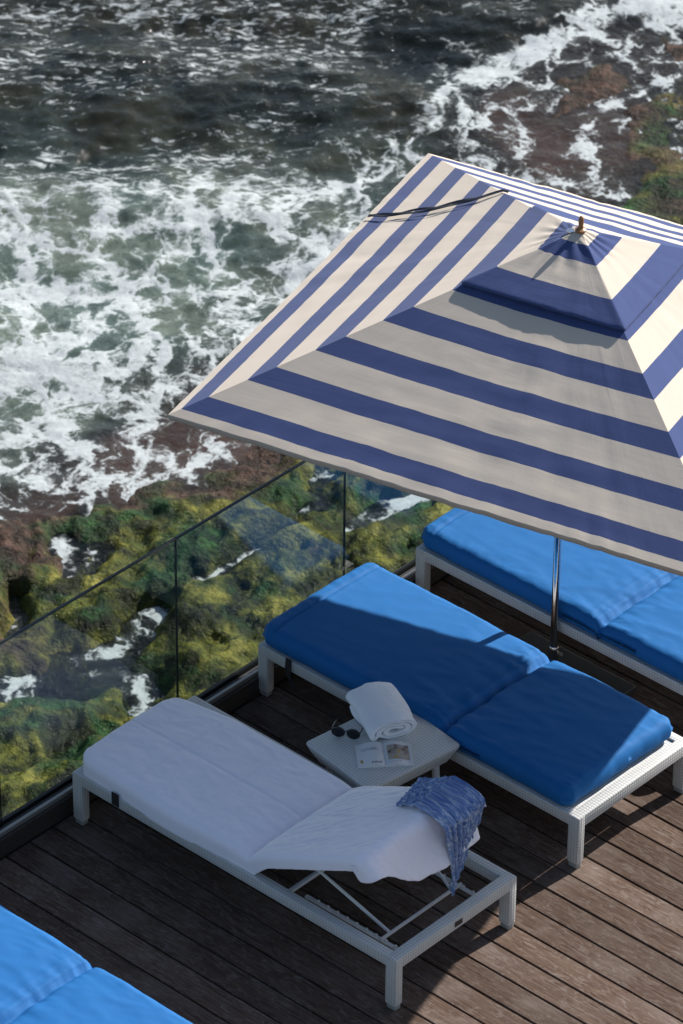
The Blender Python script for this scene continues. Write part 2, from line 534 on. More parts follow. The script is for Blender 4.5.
blue_lounger(-0.060, 1.314, 'blue lounger half in shadow behind the small white side table', 3, True)
blue_lounger(-0.049, 2.4375, 'sunlit blue lounger behind the steel parasol pole', 21)
blue_lounger(-0.05, -1.765, 'blue lounger whose corner shows in front of the towel covered lounger', 47)

# the lounger with the raised back and the white towel cover
wl = empty('sun_lounger', (0, 0, 0))
tag(wl, 'white wicker lounger with raised backrest under a white towel cover', 'sun lounger', None)
make_frame(wl)
HX, HZ, ANG = 1.09, H + 0.012, R(27)
m_ = MB(); m_.box(0.06, 0.052, H - 0.034, HX - 0.01, W - 0.052, H - 0.012, 0.003, 1); m_.build('bed_panel', M['wicker_plain'], wl)
rotm = Matrix.Translation((HX, 0, HZ)) @ Matrix.Rotation(-ANG, 4, 'Y')
m_ = MB()
m_.box(0.0, 0.065, -0.020, 0.70, 0.095, 0.004, 0.004, 2, rotm)
m_.box(0.0, W - 0.095, -0.020, 0.70, W - 0.065, 0.004, 0.004, 2, rotm)
m_.box(0.67, 0.096, -0.020, 0.70, W - 0.096, 0.004, 0.004, 2, rotm)
bf = m_.build('backrest_frame', M['white_metal'], wl)
m_ = MB()
def onback(u, v, w=0.0):
    p = rotm @ Vector((u, v, w)); return p
bx, bz = 1.79, 0.215
m_.tube([onback(0.30, 0.13, -0.02), (bx, 0.20, bz)], 0.0075, 8)
m_.tube([onback(0.30, W - 0.13, -0.02), (bx, W - 0.20, bz)], 0.0075, 8)
m_.tube([(bx, 0.135, bz), (bx, W - 0.135, bz)], 0.0085, 8)
m_.build('support_strut', M['white_metal'], wl)
for yy in (0.145, W - 0.145):
    m_ = MB()
    m_.box(1.33, yy - 0.010, 0.200, 1.945, yy + 0.010, 0.212, 0.003, 1)
    for i in range(9):
        x = 1.40 + i * 0.058
        m_.box(x, yy - 0.008, 0.2125, x + 0.012, yy + 0.006, 0.222, 0.001, 1)
    m_.build('ratchet_rail', M['white_metal'], wl)
m_ = MB()
for yy in (0.145, W - 0.145):
    m_.box(1.28, 0.049, 0.236, 1.30, W - 0.049, 0.256, 0.003, 1)
    break
m_.build('cross_bar', M['white_metal'], wl)
m_ = MB(); m_.box(L + 0.0005, 0.392, 0.250, L + 0.004, 0.440, 0.276, 0.001, 1); m_.build('name_plate', M['plaque'], wl)
m_ = MB(); m_.box(0.255, -0.004, H - 0.052, 0.300, 0.0, H + 0.02, 0.001, 1); m_.build('strap', M['strap'], wl)

# towel cover: a fitted white terry sheet over the pad, loose at the sides, with a hood over the raised end
def towel_cover():
    nu, nv = 230, 110
    LB = 0.735
    TT = 0.085
    U = np.linspace(0, 1, nu); V = np.linspace(0, 1, nv)
    # arc length along the lounger: foot flap, flat, back, hood flap; across: near flap, top, far flap
    s_flap0, s_flat, s_back, s_hood = 0.07, HX + 0.010, LB - 0.025, 0.26
    S = U * (s_flap0 + s_flat + s_back + s_hood) - s_flap0
    wn, wt, wf = 0.075, 0.70, 0.08
    Tt = V * (wn + wt + wf) - wn
    SS, WW = np.meshgrid(S, Tt, indexing='ij')
    P = np.zeros((nu, nv, 3))
    y0, y1 = 0.020, 0.735
    # 2-D path of the top centreline in x,z
    rr = 0.045
    def path(s):
        x = np.empty_like(s); z = np.empty_like(s); nx = np.empty_like(s); nz = np.empty_like(s)
        zt = H + TT
        for i, q in np.ndenumerate(s):
            if q < rr:       # rounded foot end going down
                a = min((rr - q) / rr, math.pi / 2)
                x[i] = -0.014 + rr - rr * math.sin(a); z[i] = zt - rr + rr * math.cos(a) - max(0, (rr - q) - rr * math.pi / 2)
                nx[i] = -math.sin(a); nz[i] = math.cos(a)
            elif q < s_flat:
                x[i] = -0.014 + q; z[i] = zt - 0.012 * math.exp(-((q - s_flat) / 0.06) ** 2); nx[i] = 0; nz[i] = 1
            elif q < s_flat + s_back:
                d = q - s_flat
                x[i] = -0.014 + s_flat + d * math.cos(ANG); z[i] = zt - 0.012 * math.exp(-(d / 0.06) ** 2) + d * math.sin(ANG)
                nx[i] = -math.sin(ANG); nz[i] = math.cos(ANG)
            else:
                d = q - s_flat - s_back
                a = min(d / 0.05, math.pi / 2 + 0.10)
                ang = ANG - a
                ex = -0.014 + s_flat + s_back * math.cos(ANG); ez = zt + s_back * math.sin(ANG)
                # quarter turn, then straight down along the end of the pad
                r3 = 0.05
                x[i] = ex + r3 * (math.sin(ANG) * -1 + math.sin(a - ANG) + math.sin(ANG) * 1) if a < 1e-9 else ex + r3 * (math.sin(a - ANG) + math.sin(ANG))
                z[i] = ez + r3 * (math.cos(a - ANG) - math.cos(ANG))
                rem = d - 0.05 * (math.pi / 2 + 0.10)
                if rem > 0:
                    t = (math.cos(a - ANG), -math.sin(a - ANG))
                    x[i] += rem * t[0]; z[i] += rem * t[1]
                nx[i] = math.sin(a - ANG); nz[i] = math.cos(a - ANG)
        return x, z, nx, nz
    px, pz, nx, nz = path(S)
    for j in range(nv):
        w = Tt[j]
        r2 = 0.035
        # near side
        if w < r2:
            d = r2 - w
            a = min(d / r2, math.pi / 2)
            yy = y0 + r2 - r2 * math.sin(a); drop = r2 - r2 * math.cos(a) + max(0, d - r2 * math.pi / 2)
        elif w > wt - r2:
            d = w - (wt - r2)
            a = min(d / r2, math.pi / 2)
            yy = y1 - r2 + r2 * math.sin(a); drop = r2 - r2 * math.cos(a) + max(0, d - r2 * math.pi / 2)
        else:
            yy = y0 + r2 + (w - r2) / (wt - 2 * r2) * (y1 - y0 - 2 * r2); drop = 0
        # sides: drop against the local normal
        P[:, j, 0] = px - nx * drop; P[:, j, 1] = yy; P[:, j, 2] = pz - nz * drop
    # loose near side: hangs lower in the middle of the flat part, over the rail
    side = np.clip((0.03 - WW) / 0.13, 0, 1)
    sag = np.exp(-((SS - 0.62) / 0.30) ** 2)
    P[:, :, 2] -= 0.012 * side * sag
    P[:, :, 1] -= 0.026 * side ** 0.7 * (sag * 1.0 + 0.15)
    bk = np.clip((SS - s_flat) / 0.1, 0, 1)
    P[:, :, 2] += 0.045 * side ** 2 * bk
    # hood: loose at the bottom, fuller in the middle
    hood = np.clip((SS - s_flat - s_back - 0.04) / (s_hood - 0.04), 0, 1)
    mid = np.clip(1 - np.abs((P[:, :, 1] - 0.46) / 0.36), 0, 1)
    hf = np.clip((P[:, :, 1] - 0.03) / 0.30, 0, 1); hf = 0.34 + 0.74 * hf * hf * (3 - 2 * hf)
    i0 = int(np.searchsorted(S, s_flat + s_back + 0.02))
    ztop = P[i0:i0 + 1, :, 2]
    P[i0:, :, 2] = ztop + (P[i0:, :, 2] - ztop) * hf[i0:]
    P[:, :, 2] -= hood * 0.03 * mid
    P[:, :, 0] += hood * (0.026 * mid + 0.003 * np.sin(P[:, :, 1] * 31 + SS * 9))
    # rounded corners in plan at the foot end
    foot = np.clip((0.09 - SS) / 0.09, 0, 1)
    edge = np.minimum(P[:, :, 1] - y0, y1 - P[:, :, 1]); edge = np.clip(0.09 - edge, 0, 0.09) / 0.09
    P[:, :, 0] += 0.026 * (np.clip(foot, 0, 1) * edge ** 2)
    P[:, :, 1] += 0.034 * (foot ** 2 * edge) * np.sign(0.4 - P[:, :, 1])
    # the far side near the foot is pulled in
    far = np.clip((P[:, :, 1] - 0.30) / 0.45, 0, 1)
    P[:, :, 1] -= 0.062 * far * np.clip(1 - SS / 0.35, 0, 1)
    # soft puff, wrinkles
    top = np.clip(np.minimum(WW - 0.0, wt - WW) / 0.08, 0, 1)
    P[:, :, 2] += 0.010 * top * np.sin(np.pi * np.clip(WW / wt, 0, 1))
    w1 = fbm(SS * 5 + WW * 2.5, WW * 9 - SS * 2, 4, 5, ridged=True)
    w2 = fbm(SS * 11, WW * 12, 4, 9)
    diag = fbm((SS + WW * 0.7) * 5, (WW - SS * 0.6) * 22, 3, 15, ridged=True)
    P[:, :, 2] += (0.0045 * w1 + 0.0030 * w2 + 0.006 * diag * bk) * (0.25 + 0.75 * top)
    P[:, :, 0] += 0.004 * diag * hood
    P[:, :, 1] += 0.004 * fbm(SS * 9, WW * 4, 3, 19) * side
    # pressed creases left by folding
    for c in (0.35, 0.72):
        P[:, :, 2] -= 0.004 * np.exp(-((SS - c) / 0.007) ** 2) * top
    P[:, :, 2] -= 0.004 * np.exp(-((WW - 0.36) / 0.007) ** 2) * top
    fold = np.exp(-((SS - s_flat) / 0.012) ** 2)
    P[:, :, 2] -= 0.022 * fold * top
    o = grid_obj('towel', P, nu, nv, M['terry'])
    sm = o.modifiers.new('thickness', 'SOLIDIFY'); sm.thickness = 0.006; sm.offset = -1
    return tag(o, 'white terry towel cover stretched over the lounger with the raised backrest', 'towel')
towel_cover()
# the blue pad inside the cover
cushion('mattress', 0.03, HX, 0.050, 0.69, H - 0.002, 0.050, M['blue'], wl, 61, puff=0.004, nstep=0.03)
bp = cushion('mattress', 0.02, 0.715, 0.050, 0.705, 0.006, 0.040, M['blue'], wl, 63, puff=0.004, nstep=0.03)
bp.matrix_local = rotm

# ------------------------------------------------------------------ sarong over the backrest
def sarong():
    nu, nv = 120, 90
    y1, y0 = 0.745, 0.42
    ang = ANG
    TT = 0.085
    base = Vector((0.012 + HX - 0.015, 0, H + TT))
    P = np.zeros((nu, nv, 3))
    Ltop = 0.23; Lh = 0.50
    endx = base.x + 0.725 * math.cos(ang); endz = base.z + 0.725 * math.sin(ang)
    for i in range(nu):
        s = i / (nu - 1) * (Ltop + Lh)
        for j in range(nv):
            v = j / (nv - 1)
            if s < Ltop:
                d = (s - Ltop)
                x = endx + d * math.cos(ang); z = endz + d * math.sin(ang) + 0.018
                k = s / Ltop
                ya = 0.50 + (0.45 - 0.50) * k; yb = 0.715 + 0.01 * k
                # near edge of the cloth swings out in a curve
                x += -0.03 + 0.05 * (1 - v) * (1 - k)
                yy = ya + (yb - ya) * v
                drop = 0
            else:
                d = s - Ltop
                a = min(d / 0.05, math.pi / 2)
                x = endx + 0.118 * math.sin(a) ** 0.8 + 0.004; z = endz + 0.018 - 0.045 * (1 - math.cos(a)) - max(0, d - 0.05 * math.pi / 2)
                k = d / Lh
                ya = 0.45 + 0.09 * k; yb = 0.725 - 0.09 * k ** 1.2
                yy = ya + (yb - ya) * v
                x -= 0.02 * k
                # lower hem runs to a point at the near side
                z += 0.13 * k * v ** 1.3 
                x += 0.015 * math.sin(k * 3 + v * 2)
            P[i, j] = (x, yy, z)
    Ui, Vj = np.meshgrid(np.linspace(0, 1, nu), np.linspace(0, 1, nv), indexing='ij')
    pleat = np.sin(Vj * 40 + 2.2 * fbm(Ui * 3, Vj * 3, 3, 71)) * 0.5 + np.sin(Vj * 83 + 3 * fbm(Ui * 4, Vj * 5, 3, 75)) * 0.35
    crump = fbm(Ui * 9, Vj * 9, 4, 77)
    hang = np.clip((Ui - 0.30) / 0.08, 0, 1)
    P[:, :, 0] += hang * (0.015 * pleat + 0.016 * crump + 0.014)
    P[:, :, 2] += (1 - hang) * (0.010 * np.abs(pleat) + 0.040 * np.abs(fbm(Ui * 12, Vj * 7, 4, 79)) + 0.004)
    P[:, :, 1] += 0.008 * fbm(Ui * 6, Vj * 3, 3, 83)
    t = NT('crinkled blue gauze')
    uv = t.coord('UV')
    n1, _ = t.noise(t.mapping(uv, (14, 26, 1)), 1.6, 6, 0.7, 1.0)
    n2, _ = t.noise(t.mapping(uv, (40, 40, 1)), 2.0, 4, 0.7)
    col = t.ramp(n1, [(0.36, (0.085, 0.145, 0.36)), (0.52, (0.21, 0.30, 0.53)), (0.63, (0.64, 0.68, 0.75))])
    col = t.mix(t.ramp(n2, [(0.5, 0.0), (0.68, 0.7)]), col, (0.14, 0.24, 0.52))
    m = t.done(t.principled(col, 0.85, t.bump(t.math('ADD', n1, n2), 0.5, 0.006), 0, 0.2, **{'Sheen Weight': 0.3}))
    uvs = np.stack([Ui, Vj * 0.6], -1)
    o = grid_obj('sarong', P, nu, nv, m, uvs=uvs)
    sm = o.modifiers.new('thickness', 'SOLIDIFY'); sm.thickness = 0.003; sm.offset = 1
    tag(o, 'crinkled blue and white sarong hanging over the raised backrest', 'sarong')
    # white care tag at the corner
    m_ = MB()
    ex = endx + 0.10
    m_.loft([[(ex, 0.722, endz + 0.000), (ex + 0.012, 0.740, endz - 0.006), (ex + 0.012, 0.742, endz - 0.004), (ex, 0.724, endz + 0.002)],
             [(ex + 0.03, 0.718, endz - 0.035), (ex + 0.042, 0.732, endz - 0.045), (ex + 0.042, 0.734, endz - 0.043), (ex + 0.03, 0.720, endz - 0.033)]])
    m_.build('care_tag', M['terry'], o)
sarong()

# ------------------------------------------------------------------ side table and the things on it
TX0, TX1, TY0, TY1, TZ = 0.735, 1.205, 0.785, 1.335, 0.372
tb = empty('side_table', ((TX0 + TX1) / 2, (TY0 + TY1) / 2, 0), R(-8))
tag(tb, 'low white wicker side table between two loungers, holding towel and book', 'table')
def rrect(hx, hy, r, z, n=6):
    pts = []
    for cx, cy, a0 in ((hx - r, hy - r, 0), (-hx + r, hy - r, 90), (-hx + r, -hy + r, 180), (hx - r, -hy + r, 270)):
        for i in range(n + 1):
            a = R(a0 + 90 * i / n); pts.append((cx + r * math.cos(a), cy + r * math.sin(a), z))
    return pts
hx, hy = (TX1 - TX0) / 2, (TY1 - TY0) / 2
m_ = MB()
m_.loft([rrect(hx - 0.034, hy - 0.034, 0.03, TZ - 0.095), rrect(hx - 0.006, hy - 0.006, 0.03, TZ - 0.034), rrect(hx - 0.001, hy - 0.001, 0.018, TZ - 0.014), rrect(hx, hy, 0.018, TZ - 0.008), rrect(hx - 0.003, hy - 0.003, 0.018, TZ - 0.002), rrect(hx - 0.008, hy - 0.008, 0.016, TZ)])
m_.build('table_top', M['wicker_plain'], tb, sharp=60)
for sx in (-1, 1):
    for sy in (-1, 1):
        m_ = MB(); x, y = sx * (hx - 0.085), sy * (hy - 0.085)
        m_.tube([(x, y, TZ - 0.094), (x + sx * 0.012, y + sy * 0.012, 0.0)], [0.020, 0.015], 12)
        m_.build('leg', M['white_metal'], tb)

# rolled towel
def towel_roll():
    root_loc = (0.0, 0.0, 0.0)
    A = Vector((0.700, 1.275, TZ)); B = Vector((0.985, 1.135, TZ))
    ax = (B - A); ln = ax.length; ax.normalize()
    sd = Vector((-ax.y, ax.x, 0)); up = Vector((0, 0, 1))
    mbk = MB()
    # spiral of thick terry, flattened by its own weight
    turns = 2.6; th = 0.021
    n = 110
    inner, outer = [], []
    for i in range(n + 1):
        a = i / n * turns * 2 * math.pi
        r = 0.010 + th * 1.04 * a / (2 * math.pi)
        c, s = math.cos(a), math.sin(a)
        k1, k2 = 1.55, 0.66
        inner.append(((r) * c * k1, (r) * s * k2)); outer.append(((r + th * 0.84) * c * k1, (r + th * 0.84) * s * k2))
    zmin = min(p[1] for p in outer)
    ring = outer + inner[::-1]
    nl = 26
    rings = []
    for j in range(nl + 1):
        t = j / nl
        rr = []
        for (u, v) in ring:
            bulge = 1 + 0.03 * math.sin(t * math.pi) + 0.05 * noise.noise(Vector((u * 24, v * 24, t * 4)))
            uu = u * bulge; vv = v * bulge
            p = A + ax * (ln * t + 0.010 * noise.noise(Vector((u * 22, v * 22, 3 + t)))) + sd * (uu + 0.006 * math.sin(t * 5)) + up * (vv - zmin * 1.0)
            p.z = max(p.z, TZ + 0.0015)
            rr.append(p)
        rings.append(rr)
    mbk.loft(rings)
    o = mbk.build('rolled_towel', M['terry_roll'], sharp=50)
    tag(o, 'rolled white terry bath towel lying on the wicker side table', 'towel')
    # loose flap at the side of the roll
    m2 = MB()
    rings = []
    for j in range(14):
        t = j / 13
        p = A + ax * (0.035 + (ln - 0.03) * t)
        rings.append([p - sd * 0.085 + up * 0.030, p - sd * (0.118 + 0.012 * math.sin(t * 6)) + up * 0.006, p - sd * (0.122 + 0.012 * math.sin(t * 6)) + up * 0.014, p - sd * 0.085 + up * 0.052])
    m2.loft(rings)
    m2.build('towel_flap', M['terry_roll'], o)
towel_roll()

# sunglasses, lenses towards the lounger
sg = empty('sunglasses', (0.815, 0.975, TZ + 0.001), math.atan2(1.062 - 0.978, 0.836 - 0.712) - 0.10)
tag(sg, 'black sunglasses with round lenses folded open on the side table', 'sunglasses')
fr, ln_ = MB(), []
for s in (-1, 1):
    cx = s * 0.036
    pts = [(cx + 0.029 * math.cos(a), -0.004, 0.028 + 0.025 * math.sin(a)) for a in np.linspace(0, 2 * math.pi, 25)]
    fr.tube(pts, 0.0042, 8, False)
    m_ = MB()
    m_.loft([[(cx + r_ * 0.028 * math.cos(a), -0.004 + dy, 0.028 + r_ * 0.024 * math.sin(a)) for a in np.linspace(0, 2 * math.pi, 24, endpoint=False)] for r_, dy in ((0.99, 0.001), (1.0, -0.001), (0.7, -0.003), (0.05, -0.004))])
    m_.build('lens', M['lens'], sg)
fr.tube([(-0.010, -0.004, 0.036), (0, -0.006, 0.040), (0.010, -0.004, 0.036)], 0.0035, 8)
fr.build('frame', M['black_frame'], sg)
for s in (-1, 1):
    m_ = MB()
    m_.tube([(s * 0.066, -0.002, 0.036), (s * 0.069, 0.02, 0.036), (s * 0.066, 0.085, 0.026), (s * 0.060, 0.115, 0.012), (s * 0.056, 0.130, 0.004)], 0.0030, 8)
    m_.build('temple', M['black_frame'], sg)

# open book, its spine away from the towel
bk = empty('open_book', (1.040, 0.990, TZ + 0.001), math.atan2(1.025 - 0.821, 1.211 - 1.024) )
tag(bk, 'small open picture book lying face up on the side table', 'book')
PW, PH = 0.128, 0.175
def page_z(u):   # u 0 at spine, 1 at fore edge
    return 0.016 * math.sin(min(u * 1.25, 1) * math.pi) ** 0.8 * (1 - 0.45 * u) + 0.005
for s in (-1, 1):
    rings = []
    for i in range(13):
        u = i / 12
        x = s * PW * u
        rings.append([(x, -PH / 2, 0.0005), (x, PH / 2, 0.0005), (x, PH / 2, page_z(u)), (x, -PH / 2, page_z(u))])
    m_ = MB(); m_.loft(rings)
    m_.build('page_block', M['paper'], bk, sharp=35)
def on_page(s, u0, u1, v0, v1, mat, name, lift=0.0012):
    n = 8
    V = np.zeros((n, 2, 3))
    for i in range(n):
        u = u0 + (u1 - u0) * i / (n - 1)
        for j, v in enumerate((v0, v1)):
            V[i, j] = (s * PW * u, (v - 0.5) * PH, page_z(u) + lift)
    return grid_obj(name, V, n, 2, mat, bk)
t = NT('printed photo'); uvc = t.coord('Object')
n_, _ = t.noise(uvc, 26, 4)
grad = t.n('SeparateXYZ'); t.set(grad, 0, uvc)
c_ = t.ramp(n_, [(0.36, (0.05, 0.04, 0.035)), (0.47, (0.30, 0.24, 0.19)), (0.58, (0.42, 0.38, 0.34)), (0.7, (0.55, 0.33, 0.04))])
M['photo'] = t.done(t.principled(c_, 0.4))
on_page(1, 0.12, 0.90, 0.22, 0.84, M['photo'], 'picture')
t = NT('ochre ink'); M['ochre'] = t.done(t.principled((0.42, 0.27, 0.05), 0.5))
m_ = MB(); m_.lathe([(0.013, 0), (0.013, 0.0008), (0.011, 0.001)], 18, (-PW * 0.80, -PH * 0.26, page_z(0.80) + 0.0002)); m_.build('emblem', M['ochre'], bk)
rows = MB()
def text_rows(s, u0, u1, vs, h):
    for v in vs:
        n = 8
        x = u0
        while x < u1 - 0.03:
            w_ = random.uniform(0.05, 0.13)
            xe = min(x + w_, u1)
            za = page_z((x + xe) / 2) + 0.0014
            rows.box(min(s * PW * x, s * PW * xe), (v - 0.5) * PH, za - 0.0005, max(s * PW * x, s * PW * xe), (v - 0.5) * PH + h, za, 0)
            x = xe + 0.03
text_rows(-1, 0.12, 0.50, (0.10, 0.135), 0.0030)
text_rows(-1, 0.25, 0.8, (0.66, 0.70, 0.74), 0.0014)
text_rows(1, 0.14, 0.6, (0.12,), 0.0015)
tag(rows.build('text', M['ink'], bk, smooth=False), kind='stuff')

# ------------------------------------------------------------------ parasol
UX, UY, RIM, UA, UB, UYAW, RISE = 0.868, 2.410, 1.836, 1.402, 1.340, 0.2696, 0.667
um = empty('parasol', (UX, UY, 0.0), UYAW)
tag(um, 'large square parasol with blue and cream stripes on a steel pole', 'parasol')
TILT = (-0.0024, 0.019)
tiltm = Matrix.Rotation(TILT[0], 4, 'X') @ Matrix.Rotation(TILT[1], 4, 'Y')
def panel_points(k, rmin, rmax, n_r, n_w, hfun, slack, seed, edge_in=0.0):
    """one triangular panel between two ridges; k = 0..3"""
    cs = [(-UA, UB), (-UA, -UB), (UA, -UB), (UA, UB)]
    a = np.array(cs[k]); b = np.array(cs[(k + 1) % 4])
    Rr = np.linspace(rmin, rmax, n_r); Ww = np.linspace(0, 1, n_w)
    RR, WW = np.meshgrid(Rr, Ww, indexing='ij')
    X = RR * (a[0] + (b[0] - a[0]) * WW); Y = RR * (a[1] + (b[1] - a[1]) * WW)
    arch = 4 * WW * (1 - WW)
    inx = 1 - edge_in * arch * RR ** 3
    X = X * (1 + (inx - 1)); Y = Y * (1 + (inx - 1))
    Z = hfun(RR) - slack * arch * RR * (1.15 - RR) * 4 * 0.5
    # tension wrinkles: fans that run from the corners and down from the apex
    fan = fbm(WW * 11, RR * 1.5, 4, seed)
    Z = Z + 0.010 * fan * arch * RR + 0.004 * fbm(RR * 14, WW * RR * 10, 4, seed + 3) * arch
    Z = Z + 0.007 * fbm(WW * 22, RR * 2.0, 3, seed + 9, ridged=True) * np.clip((RR - 0.82) / 0.18, 0, 1) * np.clip(arch * 3, 0, 1)
    V = np.stack([X, Y, Z + RIM], -1)
    UV = np.stack([WW, RR], -1)
    return V, UV
def fabric(name, mat, parent, rmin, rmax, n_r, n_w, hfun, slack, seed, edge_in, hem=0.0):
    verts, faces, uvs = [], [], []
    for k in range(4):
        V, UV = panel_points(k, rmin, rmax, n_r, n_w, hfun, slack, seed + k * 7, edge_in)
        if hem > 0:   # the rim turned down in a short hem
            last = V[-1:].copy(); low = last.copy(); low[..., 2] -= hem; low[..., :2] *= 0.998
            low[..., 2] += 0.006 * fbm(np.linspace(0, 14, n_w), np.zeros(n_w) + seed, 3, 90 + k)[None, :] * np.clip(4 * np.linspace(0, 1, n_w) * np.linspace(1, 0, n_w), 0, 1)
            V = np.concatenate([V, low]); UV = np.concatenate([UV, UV[-1:]])
        nr = V.shape[0]
        off = len(verts)
        verts += V.reshape(-1, 3).tolist()
        uvs += UV.reshape(-1, 2).tolist()
        idx = np.arange(nr * n_w).reshape(nr, n_w) + off
        faces += np.stack([idx[:-1, :-1], idx[1:, :-1], idx[1:, 1:], idx[:-1, 1:]], -1).reshape(-1, 4).tolist()
    me = bpy.data.meshes.new(name)
    me.from_pydata([tuple(tiltm @ Vector(v)) for v in verts], [], faces)
    uvl = me.uv_layers.new(name='UVMap')
    for l in me.loops:
        uvl.data[l.index].uv = uvs[l.vertex_index]
    bm = bmesh.new(); bm.from_mesh(me)
    bmesh.ops.remove_doubles(bm, verts=bm.verts, dist=0.0005)
    bmesh.ops.recalc_face_normals(bm, faces=bm.faces)
    bm.to_mesh(me); bm.free()
    me.shade_smooth(); me.set_sharp_from_angle(angle=R(22))
    me.materials.append(mat)
    o = bpy.data.objects.new(name, me); COL.objects.link(o); o.parent = parent
    sm = o.modifiers.new('thickness', 'SOLIDIFY'); sm.thickness = 0.0025; sm.offset = -1
    return o
hmain = lambda r: RISE * (1 - r) - 0.012
canopy = fabric('canopy', M['canopy'], um, 0.10, 1.0, 60, 70, hmain, 0.022, 101, 0.005, hem=0.028)
def hvent(r):
    return RISE * (1 - r) + 0.012 + 0.045 * np.clip(r / 0.3, 0, 1) ** 2 - 0.02 * np.clip(1 - r / 0.06, 0, 1)
def vent_fabric():
    # same builder, its own stripe coordinate
    o = fabric('vent', M['vent'], um, 0.012, 0.292, 26, 44, lambda r: RISE * (1 - r) + 0.006 + 0.003 * np.clip(r / 0.29, 0, 1), 0.02, 131, 0.0, hem=0.012)
    uvl = o.data.uv_layers[0].data
    for l in uvl: l.uv = (l.uv[0], min(l.uv[1] / 0.292, 0.999))
    o.parent = um
    return o
vent = vent_fabric()
# gathers of the vent round the finial
for v in vent.data.vertices:
    r = math.hypot(v.co.x / UA, v.co.y / UB)
    a = math.atan2(v.co.y, v.co.x)
    v.co.z += 0.0035 * math.sin(a * 17 + 2 * math.sin(a * 3)) * math.exp(-((r - 0.09) / 0.06) ** 2)
    # the middle of each free edge billows up
    q = max(abs(v.co.x) / UA, abs(v.co.y) / UB); m = min(abs(v.co.x) / UA, abs(v.co.y) / UB) / max(q, 1e-6)
    v.co.z += 0.010 * (1 - m * m) * np.clip((q - 0.14) / 0.15, 0, 1) ** 1.5 * (1.0 if v.co.y < 0 and abs(v.co.y) / UB >= abs(v.co.x) / UA else 0.5)
vs = vent.modifiers.new('soft', 'SUBSURF'); vs.levels = 1; vs.render_levels = 1
# finial
m_ = MB(); m_.lathe([(0.012, -0.02), (0.026, -0.005), (0.026, 0.004), (0.014, 0.010), (0.011, 0.020), (0.013, 0.045), (0.012, 0.060), (0.007, 0.070), (0.001, 0.073)], 18, (0, 0, RIM + RISE + 0.008))
fin = m_.build('finial', M['varnished_wood'], um); fin.matrix_local = tiltm
# pole, collar, base
m_ = MB(); m_.lathe([(0.0190, 0.03), (0.0190, RIM + RISE - 0.005)], 24); pole = m_.build('pole', M['chrome'], um)
m_ = MB(); m_.lathe([(0.032, 0.0), (0.032, 0.010), (0.024, 0.018), (0.0225, 0.085), (0.026, 0.092), (0.026, 0.112), (0.0225, 0.118)], 20, (0, 0, 0.044))
m_.tube([(0.020, 0, 0.125), (0.048, 0, 0.125)], 0.006, 8); m_.build('collar', M['chrome'], um)
m_ = MB(); m_.box(-0.27, -0.27, 0.0, 0.40, 0.15, 0.044, 0.010, 3); bsp = m_.build('base_plate', M['steel_base'], um); bsp.rotation_euler = (0, 0, -UYAW)
# ribs and struts under the canopy
m_ = MB(); m_.lathe([(0.045, 0), (0.050, 0.01), (0.050, 0.05), (0.03, 0.06)], 16, (0, 0, RIM + RISE - 0.13)); m_.build('hub', M['varnished_wood'], um)
m_ = MB(); m_.lathe([(0.040, 0), (0.048, 0.01), (0.048, 0.06), (0.03, 0.07)], 16, (0, 0, RIM + 0.02)); m_.build('runner', M['varnished_wood'], um)
for (ex, ey) in ((-UA, UB), (-UA, -UB), (UA, -UB), (UA, UB)):
    p0 = Vector((ex * 0.03, ey * 0.03, RIM + RISE - 0.09)); p1 = tiltm @ Vector((ex * 0.992, ey * 0.992, RIM - 0.022))
    m_ = MB(); m_.tube([p0, p1], [0.013, 0.010], 8); rb = m_.build('rib', M['varnished_wood'], um)
    mid = p0.lerp(p1, 0.48)
    m_ = MB(); m_.tube([(ex * 0.03, ey * 0.03, RIM + 0.055), mid - Vector((0, 0, 0.012))], 0.010, 8); m_.build('strut', M['varnished_wood'], rb)
# twisted tie strap lying on the left panel
Rz = Matrix.Rotation(-UYAW, 3, 'Z')
def canopy_z(lx, ly):
    r = max(abs(lx) / UA, abs(ly) / UB); return RIM + hmain(r)
def loc(wx, wy):
    v = Rz @ Vector((wx - UX, wy - UY, 0)); return v.x, v.y
a = loc(-0.62, 2.50); b = loc(-0.15, 3.07)
strip = []
for i in range(60):
    t_ = i / 59
    lx = -UA * 1.0 + (UA * 0.60) * t_ ; ly = a[1] + (b[1] - a[1]) * t_ + 0.05 * math.sin(t_ * math.pi)
    strip.append((lx, ly))
STRAP = True
a_l, b_l = (-1.375, 0.62), (-0.66, 0.66)
m_ = MB()
for side in (0, 1):
    rings = []
    for i in range(70):
        t_ = i / 69
        lx = a_l[0] + (b_l[0] - a_l[0]) * t_; ly = a_l[1] + (b_l[1] - a_l[1]) * t_ - 0.075 * math.sin(t_ * math.pi) * (1 if side else 0.62) + 0.006 * math.sin(t_ * 21 + side)
        tw = math.sin(t_ * 12 + side * 2) * 0.9
        p = tiltm @ Vector((lx, ly, canopy_z(lx, ly) + 0.008))
        w = 0.0075
        dy, dz = math.cos(tw) * w, abs(math.sin(tw)) * w
        rings.append([p + Vector((0, -dy, 0)), p + Vector((0, dy, dz)), p + Vector((0, dy, dz + 0.003)), p + Vector((0, -dy, 0.003))])
    m_.loft(rings)
m_.build('tie_strap', plain('dark navy webbing', (0.022, 0.024, 0.034), 0.6), um)

